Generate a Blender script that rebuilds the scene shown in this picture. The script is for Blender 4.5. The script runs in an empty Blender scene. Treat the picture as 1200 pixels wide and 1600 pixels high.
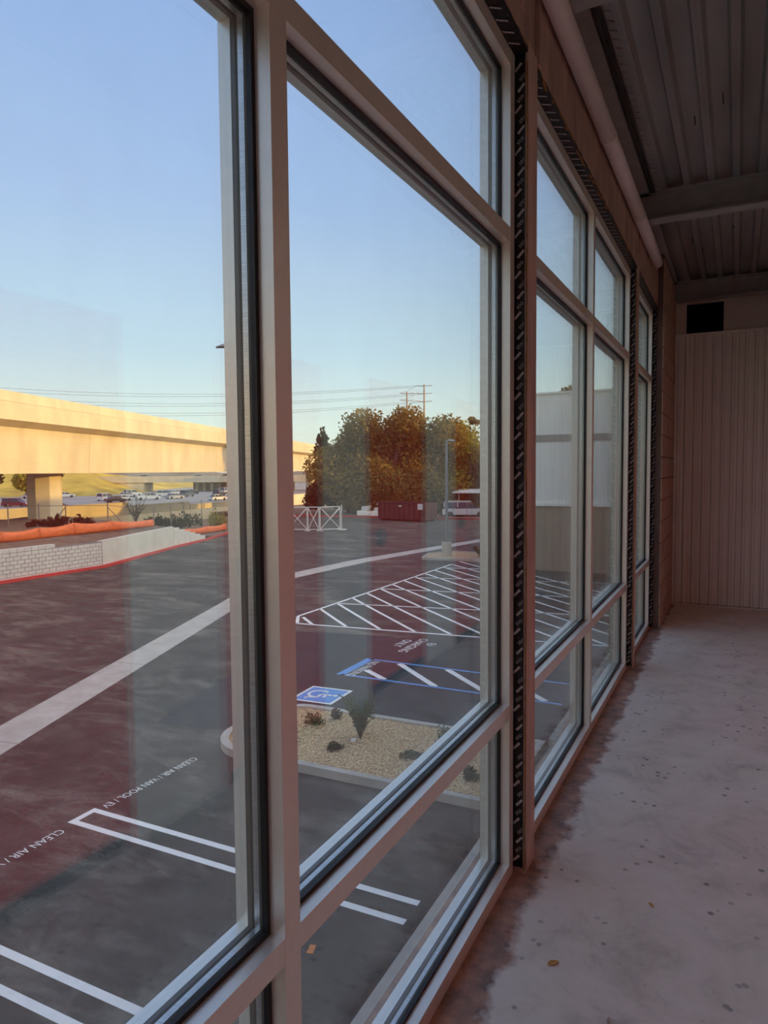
import bpy, bmesh, math, random
from mathutils import Vector, Matrix

random.seed(7)
SC = bpy.context.scene
COL = SC.collection

# ------------------------------------------------------------------ camera
cam_data = bpy.data.cameras.new('camera')
cam = bpy.data.objects.new('camera', cam_data)
COL.objects.link(cam)
CAM_LOC = Vector((0.731, 0.0, 1.5186))
YAW, PITCH, ROLL = 0.46462, 0.05893, -0.00839
fw = Vector((-math.sin(YAW) * math.cos(PITCH), math.cos(YAW) * math.cos(PITCH), -math.sin(PITCH)))
rt = fw.cross(Vector((0, 0, 1))).normalized()
up = rt.cross(fw)
rt2 = rt * math.cos(ROLL) + up * math.sin(ROLL)
up2 = -rt * math.sin(ROLL) + up * math.cos(ROLL)
m = Matrix.Identity(4)
for i in range(3):
    m[i][0], m[i][1], m[i][2], m[i][3] = rt2[i], up2[i], -fw[i], CAM_LOC[i]
cam.matrix_world = m
cam_data.sensor_fit = 'VERTICAL'
cam_data.sensor_height = 24.0
cam_data.lens = 24.0 * 1102.5 / 1600.0
cam_data.clip_start = 0.02
cam_data.clip_end = 3000
SC.camera = cam

# ------------------------------------------------------------------ sky, sun, exposure
SUN_EL, SUN_AZ = math.radians(8.5), math.radians(75)
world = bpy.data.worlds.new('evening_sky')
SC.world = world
world.use_nodes = True
wn = world.node_tree.nodes
wl = world.node_tree.links
wn.clear()
# clear evening sky: base colour falls with elevation; a sun-side glow is added below
tc = wn.new('ShaderNodeTexCoord')
sep = wn.new('ShaderNodeSeparateXYZ')
wl.new(tc.outputs['Generated'], sep.inputs[0])
sky = wn.new('ShaderNodeValToRGB')
for pos, c in ((0.0, (0.66, 0.66, 0.54)), (0.06, (0.60, 0.68, 0.63)), (0.16, (0.43, 0.56, 0.66)), (0.34, (0.31, 0.43, 0.67)),
               (0.60, (0.235, 0.35, 0.63)), (1.0, (0.215, 0.32, 0.59))):
    e = sky.color_ramp.elements[0] if pos == 0.0 else (sky.color_ramp.elements[-1] if pos == 1.0 else sky.color_ramp.elements.new(pos))
    e.color = (*c, 1)
wl.new(sep.outputs['Z'], sky.inputs[0])
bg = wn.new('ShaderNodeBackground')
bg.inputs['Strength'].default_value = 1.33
wo = wn.new('ShaderNodeOutputWorld')
# glow added to the unseen sun-side sky to lift and warm ambient light
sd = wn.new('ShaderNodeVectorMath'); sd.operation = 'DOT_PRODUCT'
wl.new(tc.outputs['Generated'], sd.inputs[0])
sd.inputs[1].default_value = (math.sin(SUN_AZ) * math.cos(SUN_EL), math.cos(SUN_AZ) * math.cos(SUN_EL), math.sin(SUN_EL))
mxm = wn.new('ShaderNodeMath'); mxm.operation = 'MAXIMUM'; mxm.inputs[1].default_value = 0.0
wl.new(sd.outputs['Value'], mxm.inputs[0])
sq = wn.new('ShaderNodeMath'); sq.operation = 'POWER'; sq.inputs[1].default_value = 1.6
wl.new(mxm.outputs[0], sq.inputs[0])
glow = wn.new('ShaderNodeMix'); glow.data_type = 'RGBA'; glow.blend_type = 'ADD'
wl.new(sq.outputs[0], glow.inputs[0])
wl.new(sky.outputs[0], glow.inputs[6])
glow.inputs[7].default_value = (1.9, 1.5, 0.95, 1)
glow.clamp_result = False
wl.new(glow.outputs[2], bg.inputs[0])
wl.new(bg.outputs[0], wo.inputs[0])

sun_data = bpy.data.lights.new('low_sun', 'SUN')
sun_data.energy = 3.3
sun_data.color = (1.0, 0.55, 0.09)
sun_data.angle = math.radians(0.9)
sun = bpy.data.objects.new('low_sun', sun_data)
COL.objects.link(sun)
to_sun = Vector((math.sin(SUN_AZ) * math.cos(SUN_EL), math.cos(SUN_AZ) * math.cos(SUN_EL), math.sin(SUN_EL)))
sun.rotation_euler = to_sun.to_track_quat('Z', 'Y').to_euler()
sun.location = (30, 20, 30)

SC.view_settings.view_transform = 'Standard'
SC.view_settings.look = 'None'
SC.view_settings.exposure = 0.42
SC.view_settings.gamma = 1.0
SC.view_settings.use_curve_mapping = False
SC.cycles.transparent_max_bounces = 40
SC.cycles.max_bounces = 14
SC.cycles.diffuse_bounces = 9
SC.cycles.glossy_bounces = 6
SC.cycles.use_denoising = True


# ------------------------------------------------------------------ materials
def new_mat(name):
    mt = bpy.data.materials.new(name)
    mt.use_nodes = True
    n = mt.node_tree.nodes
    n.clear()
    out = n.new('ShaderNodeOutputMaterial')
    return mt, n, mt.node_tree.links, out


def ramp(n, l, fac, stops):
    r = n.new('ShaderNodeValToRGB')
    el = r.color_ramp.elements
    while len(el) < len(stops):
        el.new(0.5)
    for e, (p, c) in zip(el, stops):
        e.position = p
        e.color = (c[0], c[1], c[2], 1)
    l.new(fac, r.inputs[0])
    return r.outputs[0]


def noise(n, l, vec, scale, detail=5, rough=0.55, dist=0.0):
    t = n.new('ShaderNodeTexNoise')
    t.inputs['Scale'].default_value = scale
    t.inputs['Detail'].default_value = detail
    t.inputs['Roughness'].default_value = rough
    t.inputs['Distortion'].default_value = dist
    if vec is not None:
        l.new(vec, t.inputs['Vector'])
    return t.outputs[0]


def coords(n, l, scale=(1, 1, 1), world_space=False):
    if world_space:
        g = n.new('ShaderNodeNewGeometry')
        src = g.outputs['Position']
    else:
        t = n.new('ShaderNodeTexCoord')
        src = t.outputs['Object']
    mp = n.new('ShaderNodeMapping')
    mp.inputs['Scale'].default_value = scale
    l.new(src, mp.inputs['Vector'])
    return mp.outputs[0]


def pbr(name, col, rough=0.6, metal=0.0, var=0.12, scale=8.0, bump=0.0, bscale=None, stretch=(1, 1, 1), spec=0.5,
        world_space=False):
    mt, n, l, out = new_mat(name)
    b = n.new('ShaderNodeBsdfPrincipled')
    b.inputs['Roughness'].default_value = rough
    b.inputs['Metallic'].default_value = metal
    b.inputs['Specular IOR Level'].default_value = spec
    v = coords(n, l, stretch, world_space)
    f = noise(n, l, v, scale)
    lo = [c * (1 - var) for c in col]
    hi = [min(1, c * (1 + var)) for c in col]
    l.new(ramp(n, l, f, [(0.3, lo), (0.7, hi)]), b.inputs['Base Color'])
    if bump:
        bp = n.new('ShaderNodeBump')
        bp.inputs['Strength'].default_value = bump
        bp.inputs['Distance'].default_value = 0.01
        l.new(noise(n, l, v, bscale or scale * 6), bp.inputs['Height'])
        l.new(bp.outputs[0], b.inputs['Normal'])
    l.new(b.outputs[0], out.inputs[0])
    return mt


M = {}
M['frame'] = pbr('pale_anodised_aluminium', (0.92, 0.87, 0.76), 0.34, 0.45, 0.03, 30, 0.05, 200)
M['gasket'] = pbr('black_rubber', (0.010, 0.010, 0.011), 0.5, var=0.1)
M['gasket_grey'] = pbr('dark_grey_rubber', (0.018, 0.019, 0.020), 0.35, var=0.1)
M['spacer'] = pbr('perforated_spacer', (0.62, 0.62, 0.60), 0.28, 0.7, 0.25, 600, stretch=(0, 1, 1))
M['tape'] = pbr('black_flashing_tape', (0.008, 0.008, 0.010), 0.42, var=0.3, scale=60, bump=0.5, bscale=70)
M['tape_print'] = pbr('grey_tape_print', (0.50, 0.49, 0.48), 0.6, var=0.25, scale=90)
M['steel'] = pbr('brown_primed_steel', (0.50, 0.34, 0.27), 0.65, var=0.28, scale=9, bump=0.15, bscale=90, stretch=(1, 1, 0.35))
M['post_trim'] = pbr('raw_board_trim', (0.60, 0.43, 0.35), 0.75, var=0.22, scale=14, bump=0.2, bscale=120, stretch=(1, 1, 0.2))
M['foam'] = pbr('orange_foam_bead', (0.36, 0.17, 0.05), 0.9, var=0.4, scale=50)
M['cmu'] = pbr('tan_concrete_block', (0.58, 0.39, 0.29), 0.9, var=0.2, scale=14, bump=0.5, bscale=160)
M['mortar'] = pbr('mortar', (0.17, 0.12, 0.095), 0.95, var=0.15)
M['white_metal'] = pbr('white_painted_ribbed_steel', (0.92, 0.87, 0.79), 0.15, var=0.04, scale=3, bump=0.03, bscale=12)
M['board'] = pbr('tan_header_board', (0.72, 0.62, 0.53), 0.7, var=0.05, scale=4)
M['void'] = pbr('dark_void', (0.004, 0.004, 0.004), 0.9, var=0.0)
M['deck'] = pbr('galvanised_deck', (0.42, 0.41, 0.40), 0.40, 0.45, 0.25, 5, 0.05, 40, stretch=(1, 0.15, 1))
M['beam'] = pbr('grey_primed_beam', (0.36, 0.35, 0.33), 0.55, 0.0, 0.15, 10, 0.1, 60)
M['pvc'] = pbr('white_plastic_pipe', (0.88, 0.80, 0.76), 0.4, var=0.05, scale=6)
M['red_door'] = pbr('red_painted_door', (0.86, 0.075, 0.06), 0.35, var=0.08, scale=3)
M['latch'] = pbr('black_latch', (0.015, 0.02, 0.018), 0.4)
M['leaf_dry'] = pbr('dry_leaf', (0.62, 0.33, 0.09), 0.8, var=0.25, scale=120)
M['chip'] = pbr('pale_chip', (0.5, 0.42, 0.34), 0.8)
M['concrete'] = pbr('pale_concrete', (0.50, 0.455, 0.38), 0.85, var=0.16, scale=1.6, bump=0.25, bscale=50, world_space=True)
M['swale'] = pbr('concrete_swale', (0.50, 0.45, 0.385), 0.85, var=0.15, scale=2.5, bump=0.2, bscale=40, world_space=True)
M['paint'] = pbr('white_road_paint', (0.95, 0.90, 0.82), 0.7, var=0.05, scale=6, world_space=True)
M['paint_blue'] = pbr('blue_road_paint', (0.13, 0.33, 0.68), 0.7, var=0.10, scale=8, world_space=True)
M['paint_red'] = pbr('red_kerb_paint', (0.55, 0.05, 0.05), 0.7, var=0.15, scale=3, world_space=True)
M['orange_tape'] = pbr('orange_paper', (0.75, 0.24, 0.05), 0.7)
M['gravel'] = pbr('tan_gravel', (0.88, 0.60, 0.34), 0.9, var=0.38, scale=34, world_space=True)
M['soil'] = pbr('gravel_bed', (0.50, 0.33, 0.18), 0.95, var=0.25, scale=20, world_space=True)
M['dirt'] = pbr('dry_dirt', (0.17, 0.115, 0.08), 0.95, var=0.4, scale=1.5, bump=0.6, bscale=6, world_space=True)
M['block'] = pbr('white_split_block', (0.62, 0.61, 0.58), 0.9, var=0.10, scale=2, bump=0.2, bscale=30, world_space=True)
M['joint'] = pbr('grey_joint', (0.20, 0.20, 0.195), 0.9, var=0.05)
M['plaster'] = pbr('pale_plaster', (0.60, 0.595, 0.55), 0.9, var=0.12, scale=1.2, bump=0.3, bscale=8, world_space=True)
M['netting'] = pbr('orange_netting', (0.78, 0.17, 0.05), 0.6, var=0.18, scale=3, bump=0.3, bscale=14, stretch=(1, 1, 3))
M['galv'] = pbr('galvanised_tube', (0.22, 0.21, 0.20), 0.5, 0.3)
M['ov_conc'] = pbr('overpass_concrete', (0.60, 0.52, 0.38), 0.88, var=0.14, scale=0.5, bump=0.2, bscale=3, stretch=(1, 1, 0.4), world_space=True)
M['road'] = pbr('freeway_concrete', (0.33, 0.30, 0.27), 0.9, var=0.12, scale=0.3, world_space=True)
M['far_ground'] = pbr('far_ground', (0.26, 0.21, 0.14), 0.95, var=0.3, scale=0.05, world_space=True)
M['hill'] = pbr('dry_grass_hill', (0.46, 0.34, 0.06), 0.95, var=0.4, scale=0.12, bump=0.5, bscale=1.5, world_space=True)
M['bark'] = pbr('bark', (0.075, 0.05, 0.035), 0.9, var=0.3, scale=6)
M['wing_white'] = pbr('white_wall_panel', (0.95, 0.93, 0.82), 0.55, var=0.03, scale=1)
M['wing_band'] = pbr('taupe_band', (0.40, 0.36, 0.31), 0.6, var=0.04)
M['wing_tan'] = pbr('tan_split_block', (0.40, 0.31, 0.215), 0.9, var=0.12, scale=3, bump=0.3, bscale=30)
M['stucco'] = pbr('outer_stucco', (0.42, 0.38, 0.33), 0.9, var=0.06, scale=3)
M['roofing'] = pbr('roofing', (0.4, 0.39, 0.37), 0.9, var=0.05)
M['lamp'] = pbr('lamp_grey', (0.20, 0.205, 0.21), 0.5)
M['dumpster'] = pbr('maroon_container', (0.085, 0.022, 0.028), 0.6, var=0.2, scale=2)
M['white_tube'] = pbr('white_barrier_tube', (0.72, 0.70, 0.66), 0.5)
M['wire'] = pbr('overhead_wire', (0.12, 0.13, 0.14), 0.6)
M['pole_wood'] = pbr('pylon_steel', (0.36, 0.27, 0.19), 0.7)
M['car_glass'] = pbr('car_glass', (0.03, 0.035, 0.04), 0.08, var=0.0)
M['tyre'] = pbr('tyre', (0.015, 0.015, 0.015), 0.8, var=0.0)
M['tail'] = pbr('tail_lamp', (0.6, 0.03, 0.03), 0.3, var=0.0)
M['fabric_sheet'] = pbr('tan_sheet', (0.70, 0.42, 0.20), 0.8, var=0.15)


def leaf_mat(name, a, b, sc=0.7):
    mt, n, l, out = new_mat(name)
    v = coords(n, l, (1, 1, 1), True)
    c = ramp(n, l, noise(n, l, v, sc, 4, 0.7), [(0.3, a), (0.7, b)])
    d = n.new('ShaderNodeBsdfDiffuse')
    t = n.new('ShaderNodeBsdfTranslucent')
    mx = n.new('ShaderNodeMixShader')
    mx.inputs[0].default_value = 0.5
    l.new(c, d.inputs[0])
    l.new(c, t.inputs[0])
    l.new(d.outputs[0], mx.inputs[1])
    l.new(t.outputs[0], mx.inputs[2])
    l.new(mx.outputs[0], out.inputs[0])
    return mt


M['leaf_olive'] = leaf_mat('olive_leaves', (0.14, 0.11, 0.035), (0.42, 0.31, 0.095))
M['leaf_dark'] = leaf_mat('dark_leaves', (0.03, 0.045, 0.02), (0.085, 0.10, 0.04))
M['leaf_yellow'] = leaf_mat('yellow_green_leaves', (0.24, 0.22, 0.04), (0.48, 0.42, 0.08))
M['leaf_brown'] = leaf_mat('brown_leaves', (0.05, 0.025, 0.018), (0.12, 0.06, 0.04), 3)
M['leaf_grey'] = leaf_mat('grey_green_leaves', (0.10, 0.13, 0.07), (0.22, 0.25, 0.15), 5)


def glass_mat():
    mt, n, l, out = new_mat('insulated_window_glass')
    g = n.new('ShaderNodeNewGeometry')
    dt = n.new('ShaderNodeVectorMath'); dt.operation = 'DOT_PRODUCT'
    l.new(g.outputs['Normal'], dt.inputs[0]); l.new(g.outputs['Incoming'], dt.inputs[1])
    ab = n.new('ShaderNodeMath'); ab.operation = 'ABSOLUTE'
    l.new(dt.outputs['Value'], ab.inputs[0])
    om = n.new('ShaderNodeMath'); om.operation = 'SUBTRACT'; om.inputs[0].default_value = 1.0
    l.new(ab.outputs[0], om.inputs[1])
    pw = n.new('ShaderNodeMath'); pw.operation = 'POWER'; pw.inputs[1].default_value = 7.0
    l.new(om.outputs[0], pw.inputs[0])
    ml = n.new('ShaderNodeMath'); ml.operation = 'MULTIPLY_ADD'
    ml.inputs[1].default_value = 0.80; ml.inputs[2].default_value = 0.092
    l.new(pw.outputs[0], ml.inputs[0])
    tr = n.new('ShaderNodeBsdfTransparent'); tr.inputs[0].default_value = (0.982, 0.995, 0.986, 1)
    gl = n.new('ShaderNodeBsdfGlossy'); gl.inputs['Roughness'].default_value = 0.0
    gl.inputs[0].default_value = (0.97, 1.0, 0.98, 1)
    mx = n.new('ShaderNodeMixShader')
    l.new(ml.outputs[0], mx.inputs[0]); l.new(tr.outputs[0], mx.inputs[1]); l.new(gl.outputs[0], mx.inputs[2])
    # thin smears of dust left on the pane
    df = n.new('ShaderNodeBsdfDiffuse'); df.inputs[0].default_value = (0.75, 0.75, 0.75, 1)
    v = coords(n, l, (1, 5, 1.6))
    f = noise(n, l, v, 2.5, 6, 0.65, 0.8)
    mr = n.new('ShaderNodeMapRange'); mr.inputs[1].default_value = 0.45; mr.inputs[2].default_value = 0.8
    mr.inputs[3].default_value = 0.0; mr.inputs[4].default_value = 0.014
    l.new(f, mr.inputs[0])
    m2 = n.new('ShaderNodeMixShader')
    l.new(mr.outputs[0], m2.inputs[0]); l.new(mx.outputs[0], m2.inputs[1]); l.new(df.outputs[0], m2.inputs[2])
    l.new(m2.outputs[0], out.inputs[0])
    return mt


M['glass'] = glass_mat()


def floor_mat():
    mt, n, l, out = new_mat('worn_concrete_floor')
    b = n.new('ShaderNodeBsdfPrincipled')
    v = coords(n, l, (1, 1, 1), True)
    base = ramp(n, l, noise(n, l, v, 3.4, 10, 0.72, 0.5), [(0.30, (0.58, 0.53, 0.43)), (0.48, (0.80, 0.735, 0.60)), (0.7, (0.90, 0.84, 0.71))])
    # dark oval spots
    vo = n.new('ShaderNodeTexVoronoi'); vo.inputs['Scale'].default_value = 15
    l.new(v, vo.inputs['Vector'])
    spot = ramp(n, l, vo.outputs['Distance'], [(0.12, (0.42, 0.42, 0.42)), (0.20, (1, 1, 1))])
    mk = ramp(n, l, noise(n, l, v, 3.1, 3), [(0.46, (0, 0, 0)), (0.56, (1, 1, 1))])
    mx = n.new('ShaderNodeMix'); mx.data_type = 'RGBA'; mx.blend_type = 'MULTIPLY'
    l.new(mk, mx.inputs[0]); l.new(base, mx.inputs[6]); l.new(spot, mx.inputs[7])
    # pale fine scratches
    v2 = coords(n, l, (3, 0.7, 1), True)
    sc = ramp(n, l, noise(n, l, v2, 22, 4, 0.7), [(0.60, (0, 0, 0)), (0.72, (0.35, 0.35, 0.35))])
    m3 = n.new('ShaderNodeMix'); m3.data_type = 'RGBA'; m3.blend_type = 'MIX'
    l.new(sc, m3.inputs[0]); l.new(mx.outputs[2], m3.inputs[6]); m3.inputs[7].default_value = (0.86, 0.81, 0.75, 1)
    # rust and dirt swept against the window wall
    sp = n.new('ShaderNodeSeparateXYZ')
    g = n.new('ShaderNodeNewGeometry'); l.new(g.outputs['Position'], sp.inputs[0])
    wob = n.new('ShaderNodeMath'); wob.operation = 'MULTIPLY_ADD'; wob.inputs[1].default_value = 0.20; wob.inputs[2].default_value = -0.10
    l.new(noise(n, l, v, 6, 5, 0.6), wob.inputs[0])
    ad = n.new('ShaderNodeMath'); ad.operation = 'ADD'
    l.new(sp.outputs['X'], ad.inputs[0]); l.new(wob.outputs[0], ad.inputs[1])
    dm = n.new('ShaderNodeMapRange'); dm.inputs[1].default_value = 0.100; dm.inputs[2].default_value = 0.135
    dm.inputs[3].default_value = 0.85; dm.inputs[4].default_value = 0.0
    l.new(ad.outputs[0], dm.inputs[0])
    dc = ramp(n, l, noise(n, l, v, 9, 6, 0.7), [(0.38, (0.11, 0.05, 0.03)), (0.52, (0.34, 0.15, 0.085)), (0.68, (0.52, 0.27, 0.14))])
    m4 = n.new('ShaderNodeMix'); m4.data_type = 'RGBA'
    l.new(dm.outputs[0], m4.inputs[0]); l.new(m3.outputs[2], m4.inputs[6]); l.new(dc, m4.inputs[7])
    l.new(m4.outputs[2], b.inputs['Base Color'])
    b.inputs['Roughness'].default_value = 0.62
    bp = n.new('ShaderNodeBump'); bp.inputs['Strength'].default_value = 0.25; bp.inputs['Distance'].default_value = 0.004
    l.new(noise(n, l, v, 40, 6), bp.inputs['Height']); l.new(bp.outputs[0], b.inputs['Normal'])
    l.new(b.outputs[0], out.inputs[0])
    return mt


M['floor'] = floor_mat()


def asphalt_mat(name, dark, mid, dust, dust_lo=0.5):
    mt, n, l, out = new_mat(name)
    b = n.new('ShaderNodeBsdfPrincipled')
    v = coords(n, l, (1, 1, 1), True)
    base = ramp(n, l, noise(n, l, v, 1.1, 8, 0.6, 0.3), [(0.35, dark), (0.7, mid)])
    v2 = coords(n, l, (0.55, 1.3, 1), True)
    f = noise(n, l, v2, 0.55, 12, 0.78, 0.35)
    fac = ramp(n, l, f, [(dust_lo, (0, 0, 0)), (dust_lo + 0.20, (0.9, 0.9, 0.9))])
    mx = n.new('ShaderNodeMix'); mx.data_type = 'RGBA'
    l.new(fac, mx.inputs[0]); l.new(base, mx.inputs[6]); mx.inputs[7].default_value = (*dust, 1)
    gr = ramp(n, l, noise(n, l, v, 38, 4, 0.7), [(0.3, (0.6, 0.6, 0.6)), (0.72, (1.5, 1.5, 1.5))])
    m2 = n.new('ShaderNodeMix'); m2.data_type = 'RGBA'; m2.blend_type = 'MULTIPLY'; m2.inputs[0].default_value = 1
    l.new(mx.outputs[2], m2.inputs[6]); l.new(gr, m2.inputs[7])
    l.new(m2.outputs[2], b.inputs['Base Color'])
    b.inputs['Roughness'].default_value = 0.9
    b.inputs['Specular IOR Level'].default_value = 0.25
    l.new(b.outputs[0], out.inputs[0])
    return mt


M['asphalt'] = asphalt_mat('dusty_asphalt', (0.040, 0.038, 0.034), (0.085, 0.078, 0.067), (0.25, 0.22, 0.175), 0.49)
M['asphalt_dark'] = asphalt_mat('dark_asphalt_patch', (0.045, 0.045, 0.047), (0.06, 0.06, 0.062), (0.11, 0.11, 0.11), 0.6)


# ------------------------------------------------------------------ mesh helpers
class MB:
    def __init__(self):
        self.v, self.f = [], []

    def box(self, x0, x1, y0, y1, z0, z1):
        i = len(self.v)
        self.v += [(x, y, z) for z in (z0, z1) for y in (y0, y1) for x in (x0, x1)]
        self.f += [tuple(i + k for k in q) for q in ((0, 2, 3, 1), (4, 5, 7, 6), (0, 1, 5, 4), (2, 6, 7, 3), (0, 4, 6, 2), (1, 3, 7, 5))]
        return self

    def prism(self, poly, vec):
        """polygon (list of 3D points) swept along vec"""
        i, k = len(self.v), len(poly)
        vec = Vector(vec)
        self.v += [tuple(p) for p in poly] + [tuple(Vector(p) + vec) for p in poly]
        self.f.append(tuple(range(i, i + k))[::-1])
        self.f.append(tuple(range(i + k, i + 2 * k)))
        for a in range(k):
            b = (a + 1) % k
            self.f.append((i + a, i + b, i + k + b, i + k + a))
        return self

    def tube(self, pts, r, seg=8, r2=None):
        pts = [Vector(p) for p in pts]
        i = len(self.v)
        for k, p in enumerate(pts):
            d = (pts[min(k + 1, len(pts) - 1)] - pts[max(k - 1, 0)]).normalized()
            a = d.cross(Vector((0, 0, 1)))
            if a.length < 1e-3:
                a = d.cross(Vector((1, 0, 0)))
            a.normalize()
            b = d.cross(a)
            rr = r if r2 is None else r + (r2 - r) * k / (len(pts) - 1)
            self.v += [tuple(p + (a * math.cos(t) + b * math.sin(t)) * rr) for t in [2 * math.pi * q / seg for q in range(seg)]]
        for k in range(len(pts) - 1):
            for q in range(seg):
                q2 = (q + 1) % seg
                self.f.append((i + k * seg + q, i + k * seg + q2, i + (k + 1) * seg + q2, i + (k + 1) * seg + q))
        self.f.append(tuple(i + q for q in range(seg))[::-1])
        self.f.append(tuple(i + (len(pts) - 1) * seg + q for q in range(seg)))
        return self

    def quad(self, a, b, c, d):
        i = len(self.v)
        self.v += [tuple(a), tuple(b), tuple(c), tuple(d)]
        self.f.append((i, i + 1, i + 2, i + 3))
        return self

    def mesh(self, name):
        me = bpy.data.meshes.new(name)
        me.from_pydata(self.v, [], self.f)
        bm = bmesh.new(); bm.from_mesh(me)
        bmesh.ops.recalc_face_normals(bm, faces=bm.faces)
        bm.to_mesh(me); bm.free()
        me.update()
        return me

    def build(self, name, mat, parent=None, smooth=False):
        return obj(name, self.mesh(name), mat, parent, smooth)


def obj(name, me, mat, parent=None, smooth=False):
    o = bpy.data.objects.new(name, me)
    COL.objects.link(o)
    if mat is not None and not me.materials:
        me.materials.append(M[mat] if isinstance(mat, str) else mat)
    if smooth:
        me.shade_smooth()
    if parent is not None:
        o.parent = parent
    return o


def struct(o):
    o['kind'] = 'structure'
    return o


def tag(o, label, cat, group=None, kind=None):
    o['label'] = label
    o['category'] = cat
    if group:
        o['group'] = group
    if kind:
        o['kind'] = kind
    return o


def empty(name, loc=(0, 0, 0), rz=0.0):
    o = bpy.data.objects.new(name, None)
    COL.objects.link(o)
    o.location = loc
    o.rotation_euler = (0, 0, rz)
    return o


def text_mesh(body, size, extrude=0.0):
    cu = bpy.data.curves.new('lettering', 'FONT')
    cu.body = body
    cu.size = size
    cu.extrude = extrude
    cu.resolution_u = 3
    cu.align_x = 'LEFT'
    t = bpy.data.objects.new('lettering', cu)
    COL.objects.link(t)
    bpy.context.view_layer.update()
    me = bpy.data.meshes.new_from_object(t.evaluated_get(bpy.context.evaluated_depsgraph_get()))
    bpy.data.objects.remove(t)
    bpy.data.curves.remove(cu)
    me.materials.clear()
    return me


def box_obj(name, mat, parent, *b):
    return MB().box(*b).build(name, mat, parent)


# ================================================================== ROOM
GZ = -3.78          # level of the car park below this upper floor
WX = 0.042          # room face of the posts
RX = 1.34           # face of the storage-unit wall opposite the windows
YB = 8.45           # end wall
YF = -9.60          # wall behind the camera
ZD = 3.50           # underside of the roof deck
TW = 0.0508         # frame face width
FD = -0.112         # outer face of the frames
HZ = 2.9224         # underside of head frame
T1, T2, ST = 0.6052, 2.3176, 0.0508

fl = struct(box_obj('floor', 'floor', None, -0.16, 9.0, YF, YB + 0.4, -0.25, 0.0))

# ---- windows ------------------------------------------------------
def ring(mb, y0, y1, z0, z1, xa, xb, t):
    mb.box(xa, xb, y0, y0 + t, z0, z1)
    mb.box(xa, xb, y1 - t, y1, z0, z1)
    mb.box(xa, xb, y0 + t, y1 - t, z0, z0 + t)
    mb.box(xa, xb, y0 + t, y1 - t, z1 - t, z1)


def window(name, y0, y1, mulls, label):
    """storefront bay between outer jamb faces y0..y1 with inner mullions starting at each mull"""
    w = struct(MB().box(FD, 0.0, y0, y1, 0.0, ST).build(name, 'frame'))     # sill rail carries the bay
    w['label'] = label
    ver = [y0] + list(mulls) + [y1 - TW]
    for k, y in enumerate(ver):
        box_obj('mullion' if 0 < k < len(ver) - 1 else 'jamb', 'frame', w, FD, 0.0, y, y + TW, ST, HZ + TW)
    e = 0.0012
    for k in range(len(ver) - 1):
        a, b = ver[k] + TW, ver[k + 1]
        box_obj('head_rail', 'frame', w, FD, -e, a, b, HZ, HZ + TW)
        for z in (T1, T2):
            box_obj('transom', 'frame', w, FD + e, -e, a, b, z, z + TW)
        for (z0, z1) in ((ST, T1), (T1 + TW, T2), (T2 + TW, HZ)):
            p = box_obj('glass_pane', 'glass', w, -0.0500, -0.0440, a + 0.001, b - 0.001, z0 + 0.001, z1 - 0.001)
            box_obj('glass_pane', 'glass', w, -0.0690, -0.0630, a + 0.001, b - 0.001, z0 + 0.001, z1 - 0.001)
            r = MB(); ring(r, a, b, z0, z1, -0.0438, -0.0325, 0.0100); r.build('inner_gasket', 'gasket', w)
            r = MB(); ring(r, a, b, z0, z1, -0.0625, -0.0505, 0.0085); r.build('glass_spacer', 'spacer', w)
            r = MB(); ring(r, a, b, z0, z1, -0.0790, -0.0695, 0.0075); r.build('outer_gasket', 'gasket_grey', w)
    return w


window('window_1', -0.395, 2.5182, [1.0364], 'near window bay with a tall mullion beside the camera')
window('window_2', 2.665, 5.5441, [4.0557], 'middle window bay between the two brown steel posts')
window('window_3', 5.668, 7.0505, [], 'far single-pane window bay next to the block wall')
window('window_4', -3.44, -0.525, [-2.01], 'window bay behind the camera')

window('window_5', -6.47, -3.56, [-5.04], 'second window bay behind the camera')
window('window_6', -9.50, -6.59, [-8.07], 'third window bay behind the camera')

# ---- window wall: lintels, posts, tape, blocks ---------------------
LZ = HZ + TW + 0.012
lint = MB()
for a, b in ((YF, -0.53), (-0.39, 2.53), (2.655, 5.555), (5.662, 7.075)):
    lint.box(-0.11, WX, a, b, LZ, ZD)
wl_ = struct(lint.build('wall_left', 'steel'))
posts = [(-6.59, -6.47), (-3.56, -3.44), (-0.525, -0.395), (2.53, 2.655), (5.555, 5.662)]
for a, b in posts:
    p = box_obj('post', 'steel', wl_, -0.11, WX - 0.006, a, b, 0.0, ZD)
    box_obj('post_trim', 'post_trim', wl_, WX - 0.0055, WX + 0.004, a + 0.001, b - 0.001, 0.0, LZ + 0.03)
# steel seat plates where a post meets the lintel
for a, b in posts[3:]:
    box_obj('splice_plate', 'steel', wl_, WX, WX + 0.010, b + 0.006, b + 0.03, LZ + 0.02, ZD - 0.02)
    box_obj('splice_plate', 'steel', wl_, WX, WX + 0.006, a - 0.10, a - 0.004, LZ + 0.10, ZD - 0.02)
# lower rows of bolts are out of sight; ragged foam bead along each lintel foot
for a, b in ((0.2, 2.52), (2.66, 5.55), (5.67, 7.06)):
    pts, y = [], a
    while y < b:
        pts.append((WX - 0.002 + random.uniform(-0.002, 0.003), y, LZ + 0.004 + random.uniform(-0.005, 0.006)))
        y += 0.05
    MB().tube(pts, 0.0055, 6).build('foam_bead', 'foam', wl_)

sto = text_mesh('sto', 0.030)


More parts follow.
